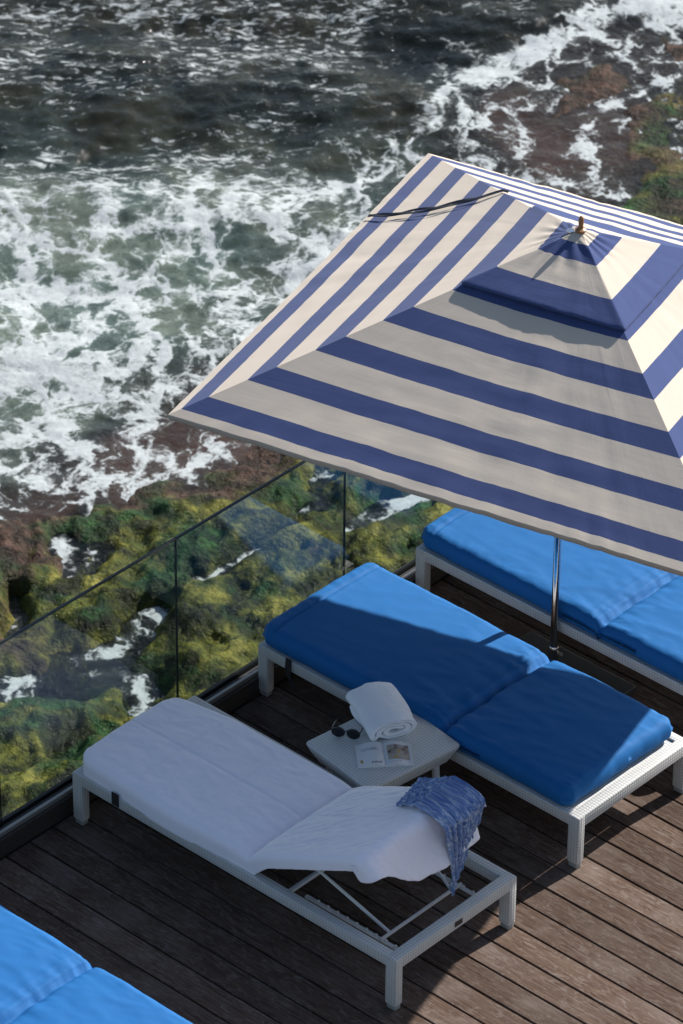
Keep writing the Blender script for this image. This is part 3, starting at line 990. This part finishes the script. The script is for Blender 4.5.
# ------------------------------------------------------------------ rocks and sea
SEA = -3.5
CONTROL = [
  (-1.39,14.53, -0.9,0.1,0.3,0.2,0.1),
  (-0.11,14.55, -0.9,0.1,0.34,0.2,0.1),
  (1.18,14.58, -0.9,0.1,0.36,0.2,0.1),
  (2.39,14.52, -0.6,0.15,0.22,0.2,0.1),
  (-1.32,13.44, -0.9,0.1,0.22,0.2,0.1),
  (-0.67,13.61, -0.9,0.1,0.2,0.2,0.1),
  (0.15,13.62, -0.9,0.1,0.32,0.2,0.1),
  (1.11,13.79, -0.8,0.1,0.28,0.2,0.1),
  (0.66,14.25, -0.8,0.1,0.4,0.2,0.1),
  (-1.26,12.55, -0.8,0.1,0.12,0.2,0.2),
  (-0.55,12.64, -0.9,0.1,0.12,0.2,0.1),
  (0.17,12.73, -0.9,0.1,0.1,0.2,0.1),
  (0.9,12.89, -0.8,0.1,0.15,0.2,0.1),
  (1.63,13.65, -0.7,0.1,0.12,0.2,0.1),
  (1.63,12.9, -0.6,0.1,0.12,0.3,0.1),
  (-1.1,12.27, -0.7,0.1,0.35,0.2,0.4),
  (-0.8,11.99, -0.6,0.1,0.35,0.2,0.4),
  (-0.23,12.07, -0.6,0.1,0.3,0.2,0.3),
  (0.48,12.16, -0.6,0.1,0.35,0.2,0.3),
  (1.19,12.31, -0.5,0.1,0.25,0.3,0.3),
  (-1.2,11.56, -0.5,0.1,0.55,0.2,0.8),
  (-0.77,11.43, -0.5,0.1,0.55,0.2,0.8),
  (-0.28,11.51, -0.5,0.1,0.56,0.2,0.8),
  (0.35,11.73, -0.5,0.1,0.6,0.2,0.7),
  (1.12,11.75, -0.4,0.1,0.55,0.3,0.6),
  (1.62,12.04, -0.4,0.15,0.4,0.3,0.5),
  (-1.15,10.75, -0.4,0.1,0.58,0.2,1),
  (-0.46,10.76, -0.4,0.1,0.52,0.2,1),
  (0.23,10.78, -0.4,0.1,0.52,0.2,1),
  (0.92,10.92, -0.4,0.1,0.55,0.3,0.7),
  (1.41,11.2, -0.4,0.1,0.45,0.3,0.6),
  (-1.09,9.84, -0.35,0.1,0.78,0.2,1),
  (-0.69,9.85, -0.35,0.1,0.7,0.2,1),
  (-0.08,9.86, -0.35,0.1,0.55,0.2,1),
  (0.59,10, -0.3,0.1,0.5,0.2,0.8),
  (-1.03,8.98, -0.3,0.1,0.76,0.2,1),
  (-0.57,8.98, -0.25,0.1,0.64,0.2,1),
  (-0.05,9.12, -0.12,0.12,0.5,0.1,0.6),
  (0.42,9, -0.09,0.06,0.5,0.05,0.25),
  (-0.99,8.26, -0.2,0.1,0.66,0.1,0.8),
  (-0.6,8.21, -0.1,0.06,0.57,0.05,0.25),
  (-0.21,8.28, -0.06,0.06,0.5,0.03,0.12),
  (0.17,8.52, -0.05,0.06,0.5,0,0.12),
  (0.56,8.41, -0.03,0.06,0.44,0,0.1),
  (-0.95,7.69, -0.08,0.13,0.58,0.05,0.4),
  (-0.64,7.81, -0.06,0.06,0.55,0.05,0.15),
  (-0.19,7.81, -0.03,0.06,0.48,0.1,0.1),
  (0.25,7.94, -0.02,0.06,0.46,0.15,0.1),
  (0.64,8.06, 0.06,0.14,0.2,0.3,0.1),
  (-0.92,7.24, 0.08,0.13,0.2,0.2,0.1),
  (-0.55,7.3, 0.1,0.14,0.2,0.4,0.1),
  (-0.24,7.53, 0.06,0.12,0.15,0.8,0.1),
  (0.26,7.6, 0.07,0.12,0.1,0.9,0.1),
  (0.71,7.77, 0.085,0.12,0.05,0.8,0.1),
  (-0.89,6.7, 0.15,0.15,0.15,0.4,0.1),
  (-0.34,6.92, 0.11,0.14,0,0.9,0.1),
  (0.22,7.04, 0.12,0.14,0,1,0.1),
  (0.9,7.72, 0.11,0.14,0,0.9,0.1),
  (1.34,8.07, 0.11,0.15,0.05,0.8,0.1),
  (1.79,7.73, 0.11,0.15,0.05,0.9,0.1),
  (-0.74,6.28, 0.06,0.14,0.1,0.7,0.1),
  (-0.2,6.49, 0.11,0.13,0,1,0.1),
  (0.36,6.5, 0.11,0.15,0.05,1,0.1),
  (0.97,7.16, 0.11,0.14,0,0.9,0.1),
  (1.6,7.17, 0.135,0.15,0,0.9,0.1),
  (-0.82,5.66, 0.02,0.12,0.3,0.8,0.1),
  (-0.29,5.97, -0.02,0.1,0.4,0.8,0.2),
  (0.12,6.18, 0,0.1,0.3,0.9,0.1),
  (0.49,6.09, 0.135,0.15,0,0.9,0.1),
  (-0.66,5.06, 0.11,0.14,0,1,0.1),
  (-0.2,5.27, 0.11,0.14,0,0.9,0.1),
  (0.14,5.67, 0.085,0.12,0.1,0.9,0.1),
  (-0.74,4.39, 0.16,0.15,0,1,0.1),
  (-0.17,4.68, 0.185,0.15,0,0.9,0.1),
  (3.78,14.63, -0.3,0.1,0.55,0.4,0.2),
  (3.11,13.68, 0,0.06,0.3,0.3,0.1),
  (3.57,13.84, 0,0.06,0.26,0.35,0.1),
  (3.69,12.94, 0,0.06,0.2,0.4,0.1),
  (2.8,13.22, 0,0.06,0.25,0.3,0.1),
  (2.35,12.92, -0.03,0.07,0.3,0.15,0.1),
  (2.63,12.34, -0.02,0.06,0.34,0.05,0.1),
  (3.07,12.49, -0.05,0.07,0.42,0.1,0.1),
  (3.42,12.35, -0,0.06,0.34,0.35,0.1),
  (2.05,12.33, -0.1,0.08,0.34,0.2,0.2),
  (1.84,12.04, -0.2,0.08,0.5,0.2,0.4),
  (2.33,11.77, -0.1,0.08,0.52,0.15,0.3),
  (2.75,11.64, -0.08,0.08,0.5,0.15,0.3),
  (3.11,11.78, -0.02,0.07,0.4,0.3,0.2),
  (3.46,11.65, 0.04,0.06,0.16,0.6,0.1),
  (3.59,11.1, 0.06,0.07,0.1,0.6,0.1),
  (3.15,11.1, 0.06,0.1,0.1,0.8,0.1),
  (2,13.66, -0.5,0.1,0.2,0.2,0.1),
  (2.16,14.12, -0.5,0.1,0.15,0.2,0.1),
]
STREAMS = [
  (0.21,0.64,-0.12, [(4.08, 14.92), (3.53, 14.56), (3.14, 14.33), (2.83, 13.98), (2.48, 13.67), (2.22, 13.36), (2.03, 13.06), (1.91, 12.73)]),
  (0.05,0.7,-0.06, [(3.85, 13.66), (3.54, 13.31), (3.29, 13.11), (3.08, 12.93), (2.9, 12.85)]),
  (0.08,0.7,-0.08, [(-0.39, 6.05), (-0.21, 6.13), (-0.06, 6.29), (0.05, 6.48), (0.1, 6.56)]),
  (0.07,0.6,-0.06, [(-0.36, 5.89), (-0.14, 5.95), (0.0, 5.85), (0.04, 5.67), (0.04, 5.55)]),
  (0.09,0.55,-0.07, [(-0.83, 5.76), (-0.65, 5.84), (-0.46, 5.76), (-0.4, 5.89)]),
  (0.05,0.6,-0.05, [(0.32, 6.88), (0.5, 7.02), (0.59, 7.13), (0.78, 7.32), (0.96, 7.52)]),
  (0.09,0.7,-0.06, [(1.28, 7.5), (1.41, 7.64), (1.54, 7.73), (1.73, 7.87), (1.89, 8.08)]),
  (0.05,0.6,-0.04, [(0.99, 7.7), (1.08, 7.74)]),
  (0.06,0.55,-0.04, [(-0.54, 7.36), (-0.48, 7.14), (-0.44, 6.97)]),
  (0.05,0.5,-0.04, [(-0.8, 6.27), (-0.76, 6.49), (-0.75, 6.7)]),
  (0.05,0.5,-0.04, [(-0.36, 6.98), (-0.34, 7.14), (-0.35, 7.23)]),
]

def xy(s, t):
    return s * 0.742 - t * 0.670, s * 0.670 + t * 0.742
CP = np.array(CONTROL)
def fields(S, T):
    num = np.zeros(S.shape + (5,)); den = np.zeros(S.shape)
    for c in CP:
        d2 = ((S - c[0]) / 0.40) ** 2 + ((T - c[1]) / 0.62) ** 2
        w = 1 / (d2 + 0.12) ** 2.2
        num += w[..., None] * c[2:7]; den += w
    out = num / den[..., None]
    return [out[..., i] for i in range(5)]
def seg_dist(S, T, pl):
    best = np.full(S.shape, 1e9)
    for (a, b), (c, d) in zip(pl[:-1], pl[1:]):
        vx, vy = c - a, d - b
        k = np.clip(((S - a) * vx + (T - b) * vy) / (vx * vx + vy * vy + 1e-9), 0, 1)
        best = np.minimum(best, np.hypot(S - a - k * vx, T - b - k * vy))
    return best
def axis(lo, a, b, hi, fine, growth=1.16):
    pts = list(np.arange(a, b + fine, fine)); st = fine
    while pts[-1] < hi: st *= growth; pts.append(pts[-1] + st)
    st = fine; left = []
    x = a
    while x > lo: st *= growth; x -= st; left.append(x)
    return np.array(left[::-1] + pts)
# --- rock shelf
sa = axis(-900, -2.4, 4.9, 900, 0.022); ta = axis(-3.0, 3.9, 15.6, 1500, 0.026)
S, T = np.meshgrid(sa, ta, indexing='ij')
Sw = S + 0.20 * fbm(S * 1.1, T * 1.1, 3, 201); Tw = T + 0.20 * fbm(S * 1.1 + 9, T * 1.1, 3, 205)
base, amp, foam, moss, turb = fields(np.clip(Sw, -2.2, 4.7), np.clip(Tw, 3.8, 15.2))
fade = np.clip((np.hypot(np.clip(np.abs(S - 1.2) - 4.2, 0, None), np.clip(T - 16.5, 0, None))) / 5.0, 0, 1)
base = base * (1 - fade) + (-2.2) * fade
# rounded boulders with pits: billowed noise at two sizes, small knobs on top
u1 = fbm(S * 1.25, T * 1.05, 5, 211, 0.5)
u2 = 1 - np.abs(fbm(S * 2.6 + 1.5 * u1, T * 2.2, 4, 221, 0.5)) * 2.4
u3 = fbm(S * 7.5, T * 6.5, 4, 231, 0.55)
pit = np.clip(fbm(S * 2.2, T * 1.7, 4, 251, 0.5) - 0.12, 0, 1)
rdg = fbm(S * 3.2 + 0.8 * u1, T * 2.0, 4, 261, 0.5, ridged=True)
hgt = base + amp * (0.95 * u1 + 0.20 * u2 - 0.10 + 0.34 * rdg + 0.20 * u3) - np.clip(amp - 0.09, 0, 1) * 4 * pit
stream = np.zeros(S.shape)
for w, F, dz, pl in STREAMS:
    d = seg_dist(S + 0.10 * fbm(S * 3, T * 3, 3, 241), T + 0.10 * fbm(S * 3, T * 3, 3, 245), pl)
    k = np.exp(-(d / (w * 1.5)) ** 2)
    hgt = hgt * (1 - k) + k * (dz + 0.05 * u3)
X, Y = xy(S, T)
cliff = np.clip((X + 2.6) / 2.0, 0, 1)
hgt = hgt + cliff * 0.9 + cliff * 0.5 * u2
V = np.stack([X, Y, SEA + hgt], -1)

def rock_material():
    t = NT('weedy rock'); c = t.coord()
    ms = t.attr('moss')
    n1, _ = t.noise(c, 1.9, 5, 0.6, 0.4); n2, _ = t.noise(c, 7.0, 5, 0.65, 0.3); n3, _ = t.noise(c, 28, 4, 0.7)
    n4, _ = t.noise(t.mapping(c, (1, 1, 1), (0, 0, 0), (7, 3, 1)), 3.4, 5, 0.65, 0.5)
    brown = t.ramp(n2, [(0.34, (0.008, 0.005, 0.003)), (0.48, (0.036, 0.021, 0.014)), (0.62, (0.090, 0.050, 0.035)), (0.80, (0.13, 0.088, 0.068))])
    weed = t.ramp(n4, [(0.36, (0.005, 0.007, 0.003)), (0.46, (0.024, 0.031, 0.007)), (0.55, (0.088, 0.092, 0.013)), (0.66, (0.235, 0.215, 0.040)), (0.80, (0.09, 0.065, 0.022))])
    green = t.ramp(n2, [(0.35, (0.005, 0.012, 0.006)), (0.55, (0.016, 0.056, 0.014)), (0.7, (0.045, 0.120, 0.030))])
    weed = t.mix(t.ramp(n1, [(0.50, 0.0), (0.62, 1.0)]), weed, green)
    f = t.math('ADD', ms, t.math('MULTIPLY', t.math('SUBTRACT', n1, 0.5), 1.6))
    col = t.mix(t.ramp(f, [(0.32, 0.0), (0.62, 1.0)]), brown, weed)
    col = t.mix(t.math('MULTIPLY', t.ramp(n3, [(0.52, 0.0), (0.70, 1.0)]), 0.45), col, (0.014, 0.013, 0.008))
    n5, _ = t.noise(c, 46, 3, 0.6)
    col = t.mix(t.math('MULTIPLY', t.ramp(n5, [(0.64, 0.0), (0.72, 1.0)]), 0.5), col, (0.26, 0.25, 0.19))   # pale flecks: barnacles and shell grit, plus wet glints painted into the colour
    h = t.math('ADD', t.math('MULTIPLY', n3, 0.7), n2)
    return t.done(t.principled(col, t.ramp(n3, [(0.3, 0.30), (0.7, 0.65)]), t.bump(h, 0.9, 0.05), 0, 0.12))
ro = grid_obj('rock_shelf', V, len(sa), len(ta), rock_material(), attrs={'moss': moss})
tag(ro, kind='structure')

# --- water surface
sa = axis(-900, -2.4, 4.9, 900, 0.028); ta = axis(-2.4, 3.9, 15.6, 1500, 0.030)
S, T = np.meshgrid(sa, ta, indexing='ij')
Sw = S + 0.14 * fbm(S * 1.6, T * 1.6, 3, 301); Tw = T + 0.14 * fbm(S * 1.6 + 9, T * 1.6, 3, 305)
base, amp, foam, moss, turb = fields(np.clip(Sw, -2.2, 4.7), np.clip(Tw, 3.8, 15.2))
deep = np.clip(-base / 0.6, 0, 1)
silt = np.exp(-((base + 0.03) / 0.075) ** 2) * np.clip(1.1 - moss * 1.8, 0, 1)
near = np.exp(-np.clip(np.hypot(S - 1.2, T - 10) - 6, 0, None) / 6)
wave = 0.055 * np.sin(T * 3.4 + 0.5 * S + 1.6 * fbm(S * .35, T * .5, 2, 311) + 0.6) * deep
wave += 0.040 * fbm(S * 1.5, T * 2.6, 4, 321) * (0.35 + deep) + 0.020 * fbm(S * 5, T * 7, 3, 331) * (0.3 + deep)
wave += 0.035 * np.clip(foam - 0.5, 0, 1) * fbm(S * 4, T * 4, 4, 341)
for w, F, dz, pl in STREAMS:
    d = seg_dist(S + 0.06 * fbm(S * 5, T * 5, 3, 351), T + 0.06 * fbm(S * 5, T * 5, 3, 355), pl)
    foam = np.maximum(foam, F * (1.12 if w > 0.15 else 1.0) * np.exp(-(d / (w * 1.15)) ** 2))
wave *= near
X, Y = xy(S, T)
V = np.stack([X, Y, SEA + wave], -1)
foam = np.where(np.abs(S - 1.2) > 6, np.minimum(foam, 0.45), foam)

def sea_material():
    t = NT('sea water with foam'); c = t.coord()
    sl = t.attr('silt'); F = t.attr('foam'); tb_ = t.attr('turbid'); dp = t.attr('deep')
    # everything lives in the plane of the water; swirl it first
    _, w1 = t.noise(c, 1.1, 2, 0.5); _, w2 = t.noise(c, 3.6, 3, 0.6); _, w3 = t.noise(c, 14.0, 2, 0.6)
    def warp(v, col, k):
        s = t.n('VectorMath', operation='SUBTRACT'); t.set(s, 0, col); s.inputs[1].default_value = (0.5, 0.5, 0.5)
        m = t.n('VectorMath', operation='SCALE'); t.set(m, 0, s.outputs[0]); m.inputs['Scale'].default_value = k
        a = t.n('VectorMath', operation='ADD'); t.set(a, 0, v); t.set(a, 1, m.outputs[0])
        return a.outputs[0]
    cl = t.mapping(t.mapping(c, (1, 1, 1), (0, 0, R(-42))), (1.0, 0.66, 1.0))   # x along the swell, y towards the open sea
    p = warp(warp(warp(cl, w1, 0.50), w2, 0.28), w3, 0.07)
    def cells(vec, sc):
        v = t.n('TexVoronoi', {'Scale': sc}, feature='DISTANCE_TO_EDGE'); t.set(v, 'Vector', vec)
        return v.outputs['Distance']
    e1 = t.ramp(cells(p, 1.9), [(0.0, 1.0), (0.09, 0.62), (0.34, 0.0)])
    e2 = t.ramp(cells(p, 5.4), [(0.0, 1.0), (0.08, 0.55), (0.26, 0.0)])
    e3 = t.ramp(cells(p, 13.0), [(0.0, 1.0), (0.10, 0.5), (0.30, 0.0)])
    n1, _ = t.noise(p, 2.3, 6, 0.62, 0.6)
    rid = t.math('SUBTRACT', 1.0, t.math('MULTIPLY', t.math('ABSOLUTE', t.math('SUBTRACT', n1, 0.5)), 7.0), True)
    n2, _ = t.noise(c, 24, 5, 0.7)
    n3, _ = t.noise(p, 5.0, 5, 0.65)
    lace = t.math('ADD', t.math('MULTIPLY', e1, 0.34), t.math('MULTIPLY', e2, 0.20))
    lace = t.math('ADD', lace, t.math('MULTIPLY', rid, 0.22))
    lace = t.math('ADD', lace, t.math('MULTIPLY', e3, 0.10))
    lace = t.math('ADD', lace, t.math('MULTIPLY', n3, 0.40))
    lace = t.math('ADD', lace, t.math('MULTIPLY', t.math('SUBTRACT', n2, 0.5), 0.20))
    # on the open water: short flecks strung along the wave crests
    cs = t.mapping(t.mapping(c, (1, 1, 1), (0, 0, R(-42))), (2.6, 5.2, 1))
    k1, _ = t.noise(cs, 1.0, 3, 0.6, 0.5); k2, _ = t.noise(cs, 3.6, 4, 0.7, 0.8); k3, _ = t.noise(cs, 0.45, 2, 0.5)
    fleck = t.math('ADD', t.math('MULTIPLY', k2, 0.75), t.math('ADD', t.math('MULTIPLY', k1, 0.30), t.math('MULTIPLY', k3, 0.25)))
    fleck = t.math('ADD', t.math('MULTIPLY', t.math('SUBTRACT', fleck, 0.66), 1.7), 0.64)
    sw = t.n('Mix', data_type='FLOAT'); t.set(sw, 0, t.ramp(dp, [(0.75, 0.0), (1.0, 1.0)])); t.set(sw, 2, lace); t.set(sw, 3, fleck)
    lace = sw.outputs[0]
    th = t.math('SUBTRACT', 0.925, t.math('MULTIPLY', F, 0.54))
    th = t.math('SUBTRACT', th, t.math('ADD', t.math('MULTIPLY', dp, 0.035), t.math('MULTIPLY', t.ramp(dp, [(0.75, 0.0), (1.0, 1.0)]), 0.055)))
    d = t.math('SUBTRACT', lace, th)
    mask = t.math('MULTIPLY', t.math('ADD', d, 0.012), 6.0, True)
    mask = t.math('POWER', mask, 1.25)
    soft = t.math('MULTIPLY', t.math('ADD', d, 0.20), 2.4, True)   # thin aerated veil round the foam
    # water
    r1, _ = t.noise(c, 7, 4, 0.6, 0.4); r2, _ = t.noise(c, 30, 3, 0.6)
    wn = t.bump(t.math('ADD', r1, t.math('MULTIPLY', r2, 0.35)), 0.45, 0.06)
    fres = t.n('Fresnel', {'IOR': 1.33}); t.set(fres, 'Normal', wn)
    gl = t.n('BsdfGlossy', {'Roughness': 0.07}); t.set(gl, 'Normal', wn)
    tr = t.n('BsdfTransparent'); t.set(tr, 'Color', t.mix(dp, (0.86, 0.90, 0.84), (0.40, 0.50, 0.44)))
    b1, _ = t.noise(c, 1.6, 3, 0.5, 0.4)
    deepc = t.mix(t.ramp(b1, [(0.40, 0.0), (0.62, 1.0)]), (0.006, 0.006, 0.004), (0.026, 0.024, 0.012))
    milkc = t.mix(t.ramp(b1, [(0.38, 0.0), (0.62, 1.0)]), (0.085, 0.125, 0.105), (0.150, 0.185, 0.145))
    body = t.n('BsdfDiffuse'); t.set(body, 'Color', t.mix(sl, t.mix(tb_, deepc, milkc), t.mix(n1, (0.022, 0.013, 0.009), (0.15, 0.092, 0.070))))
    milk = t.math('ADD', t.math('MULTIPLY', dp, 0.45), t.math('MULTIPLY', t.math('MULTIPLY', tb_, 0.62), t.math('ADD', 0.35, soft)), True)
    milk = t.math('MAXIMUM', milk, t.math('MULTIPLY', sl, 0.50))   # sand and weed stirred up over the shallow ledge
    m1 = t.n('MixShader'); t.set(m1, 0, milk); t.set(m1, 1, tr.outputs[0]); t.set(m1, 2, body.outputs[0])
    m2 = t.n('MixShader'); t.set(m2, 0, fres.outputs[0]); t.set(m2, 1, m1.outputs[0]); t.set(m2, 2, gl.outputs[0])
    # foam
    fn = t.bump(t.math('ADD', lace, t.math('MULTIPLY', n2, 0.3)), 0.22, 0.03)
    fo = t.n('BsdfDiffuse'); t.set(fo, 'Color', t.ramp(n2, [(0.3, (0.36, 0.39, 0.39)), (0.64, (0.52, 0.55, 0.55))])); t.set(fo, 'Normal', fn)
    fg = t.n('BsdfGlossy', {'Roughness': 0.25}); t.set(fg, 'Normal', fn)
    fm = t.n('MixShader', {0: 0.05}); t.set(fm, 1, fo.outputs[0]); t.set(fm, 2, fg.outputs[0])
    m3 = t.n('MixShader'); t.set(m3, 0, t.math('MAXIMUM', t.math('MULTIPLY', mask, 0.95), t.math('MULTIPLY', t.math('MULTIPLY', soft, F), 0.16)))
    t.set(m3, 1, m2.outputs[0]); t.set(m3, 2, fm.outputs[0])
    return t.done(m3.outputs[0])
so = grid_obj('sea', V, len(sa), len(ta), sea_material(), attrs={'foam': np.clip(foam, 0, 1.1), 'turbid': turb, 'deep': deep, 'silt': silt})
tag(so, kind='structure')

# ------------------------------------------------------------------ light, sky, camera
world = bpy.data.worlds.new('World'); scene.world = world
world.use_nodes = True
wt = world.node_tree; wt.nodes.clear()
SUN_EL, SUN_AZ = 0.6207, 1.4737
sky = wt.nodes.new('ShaderNodeTexSky'); sky.sky_type = 'NISHITA'; sky.sun_disc = False
sky.sun_elevation = SUN_EL; sky.sun_rotation = math.pi / 2 - SUN_AZ
bg = wt.nodes.new('ShaderNodeBackground'); bg.inputs['Strength'].default_value = 0.080
wo = wt.nodes.new('ShaderNodeOutputWorld')
hs = wt.nodes.new('ShaderNodeHueSaturation'); hs.inputs['Saturation'].default_value = 1.0
wt.links.new(sky.outputs[0], hs.inputs['Color']); wt.links.new(hs.outputs[0], bg.inputs[0]); wt.links.new(bg.outputs[0], wo.inputs[0])
ld = bpy.data.lights.new('sun', 'SUN'); ld.energy = 5.0; ld.angle = R(0.53); ld.color = (1.0, 0.965, 0.915)
lo = bpy.data.objects.new('sun', ld); COL.objects.link(lo)
sd = Vector((math.cos(SUN_EL) * math.cos(SUN_AZ), math.cos(SUN_EL) * math.sin(SUN_AZ), math.sin(SUN_EL)))
lo.rotation_euler = sd.to_track_quat('Z', 'Y').to_euler()
lo.location = sd * 40

cd = bpy.data.cameras.new('camera')
cam = bpy.data.objects.new('camera', cd); COL.objects.link(cam)
rt = Vector((0.73861162, 0.6740874, 0.00768503)); upv = Vector((-0.3845919, 0.41198789, 0.82604785)); fw = Vector((-0.5536623, 0.61308414, -0.5635476))
mw = Matrix(((rt.x, upv.x, -fw.x, 12.65912421), (rt.y, upv.y, -fw.y, -12.1853748), (rt.z, upv.z, -fw.z, 13.71277534), (0, 0, 0, 1)))
cam.matrix_world = mw
cd.sensor_fit = 'VERTICAL'; cd.sensor_height = 36.0; cd.lens = 4784.46 / 1024 * 36
cd.clip_start = 0.5; cd.clip_end = 5000
cd.dof.use_dof = True; cd.dof.focus_distance = 22.4; cd.dof.aperture_fstop = 5.6
scene.camera = cam

scene.render.engine = 'CYCLES'
scene.cycles.use_denoising = True
scene.cycles.max_bounces = 8; scene.cycles.transparent_max_bounces = 16
scene.cycles.caustics_reflective = False; scene.cycles.caustics_refractive = False
vs_ = scene.view_settings
vs_.view_transform = 'Standard'; vs_.look = 'None'; vs_.exposure = 0.62; vs_.gamma = 1.0; vs_.use_curve_mapping = False
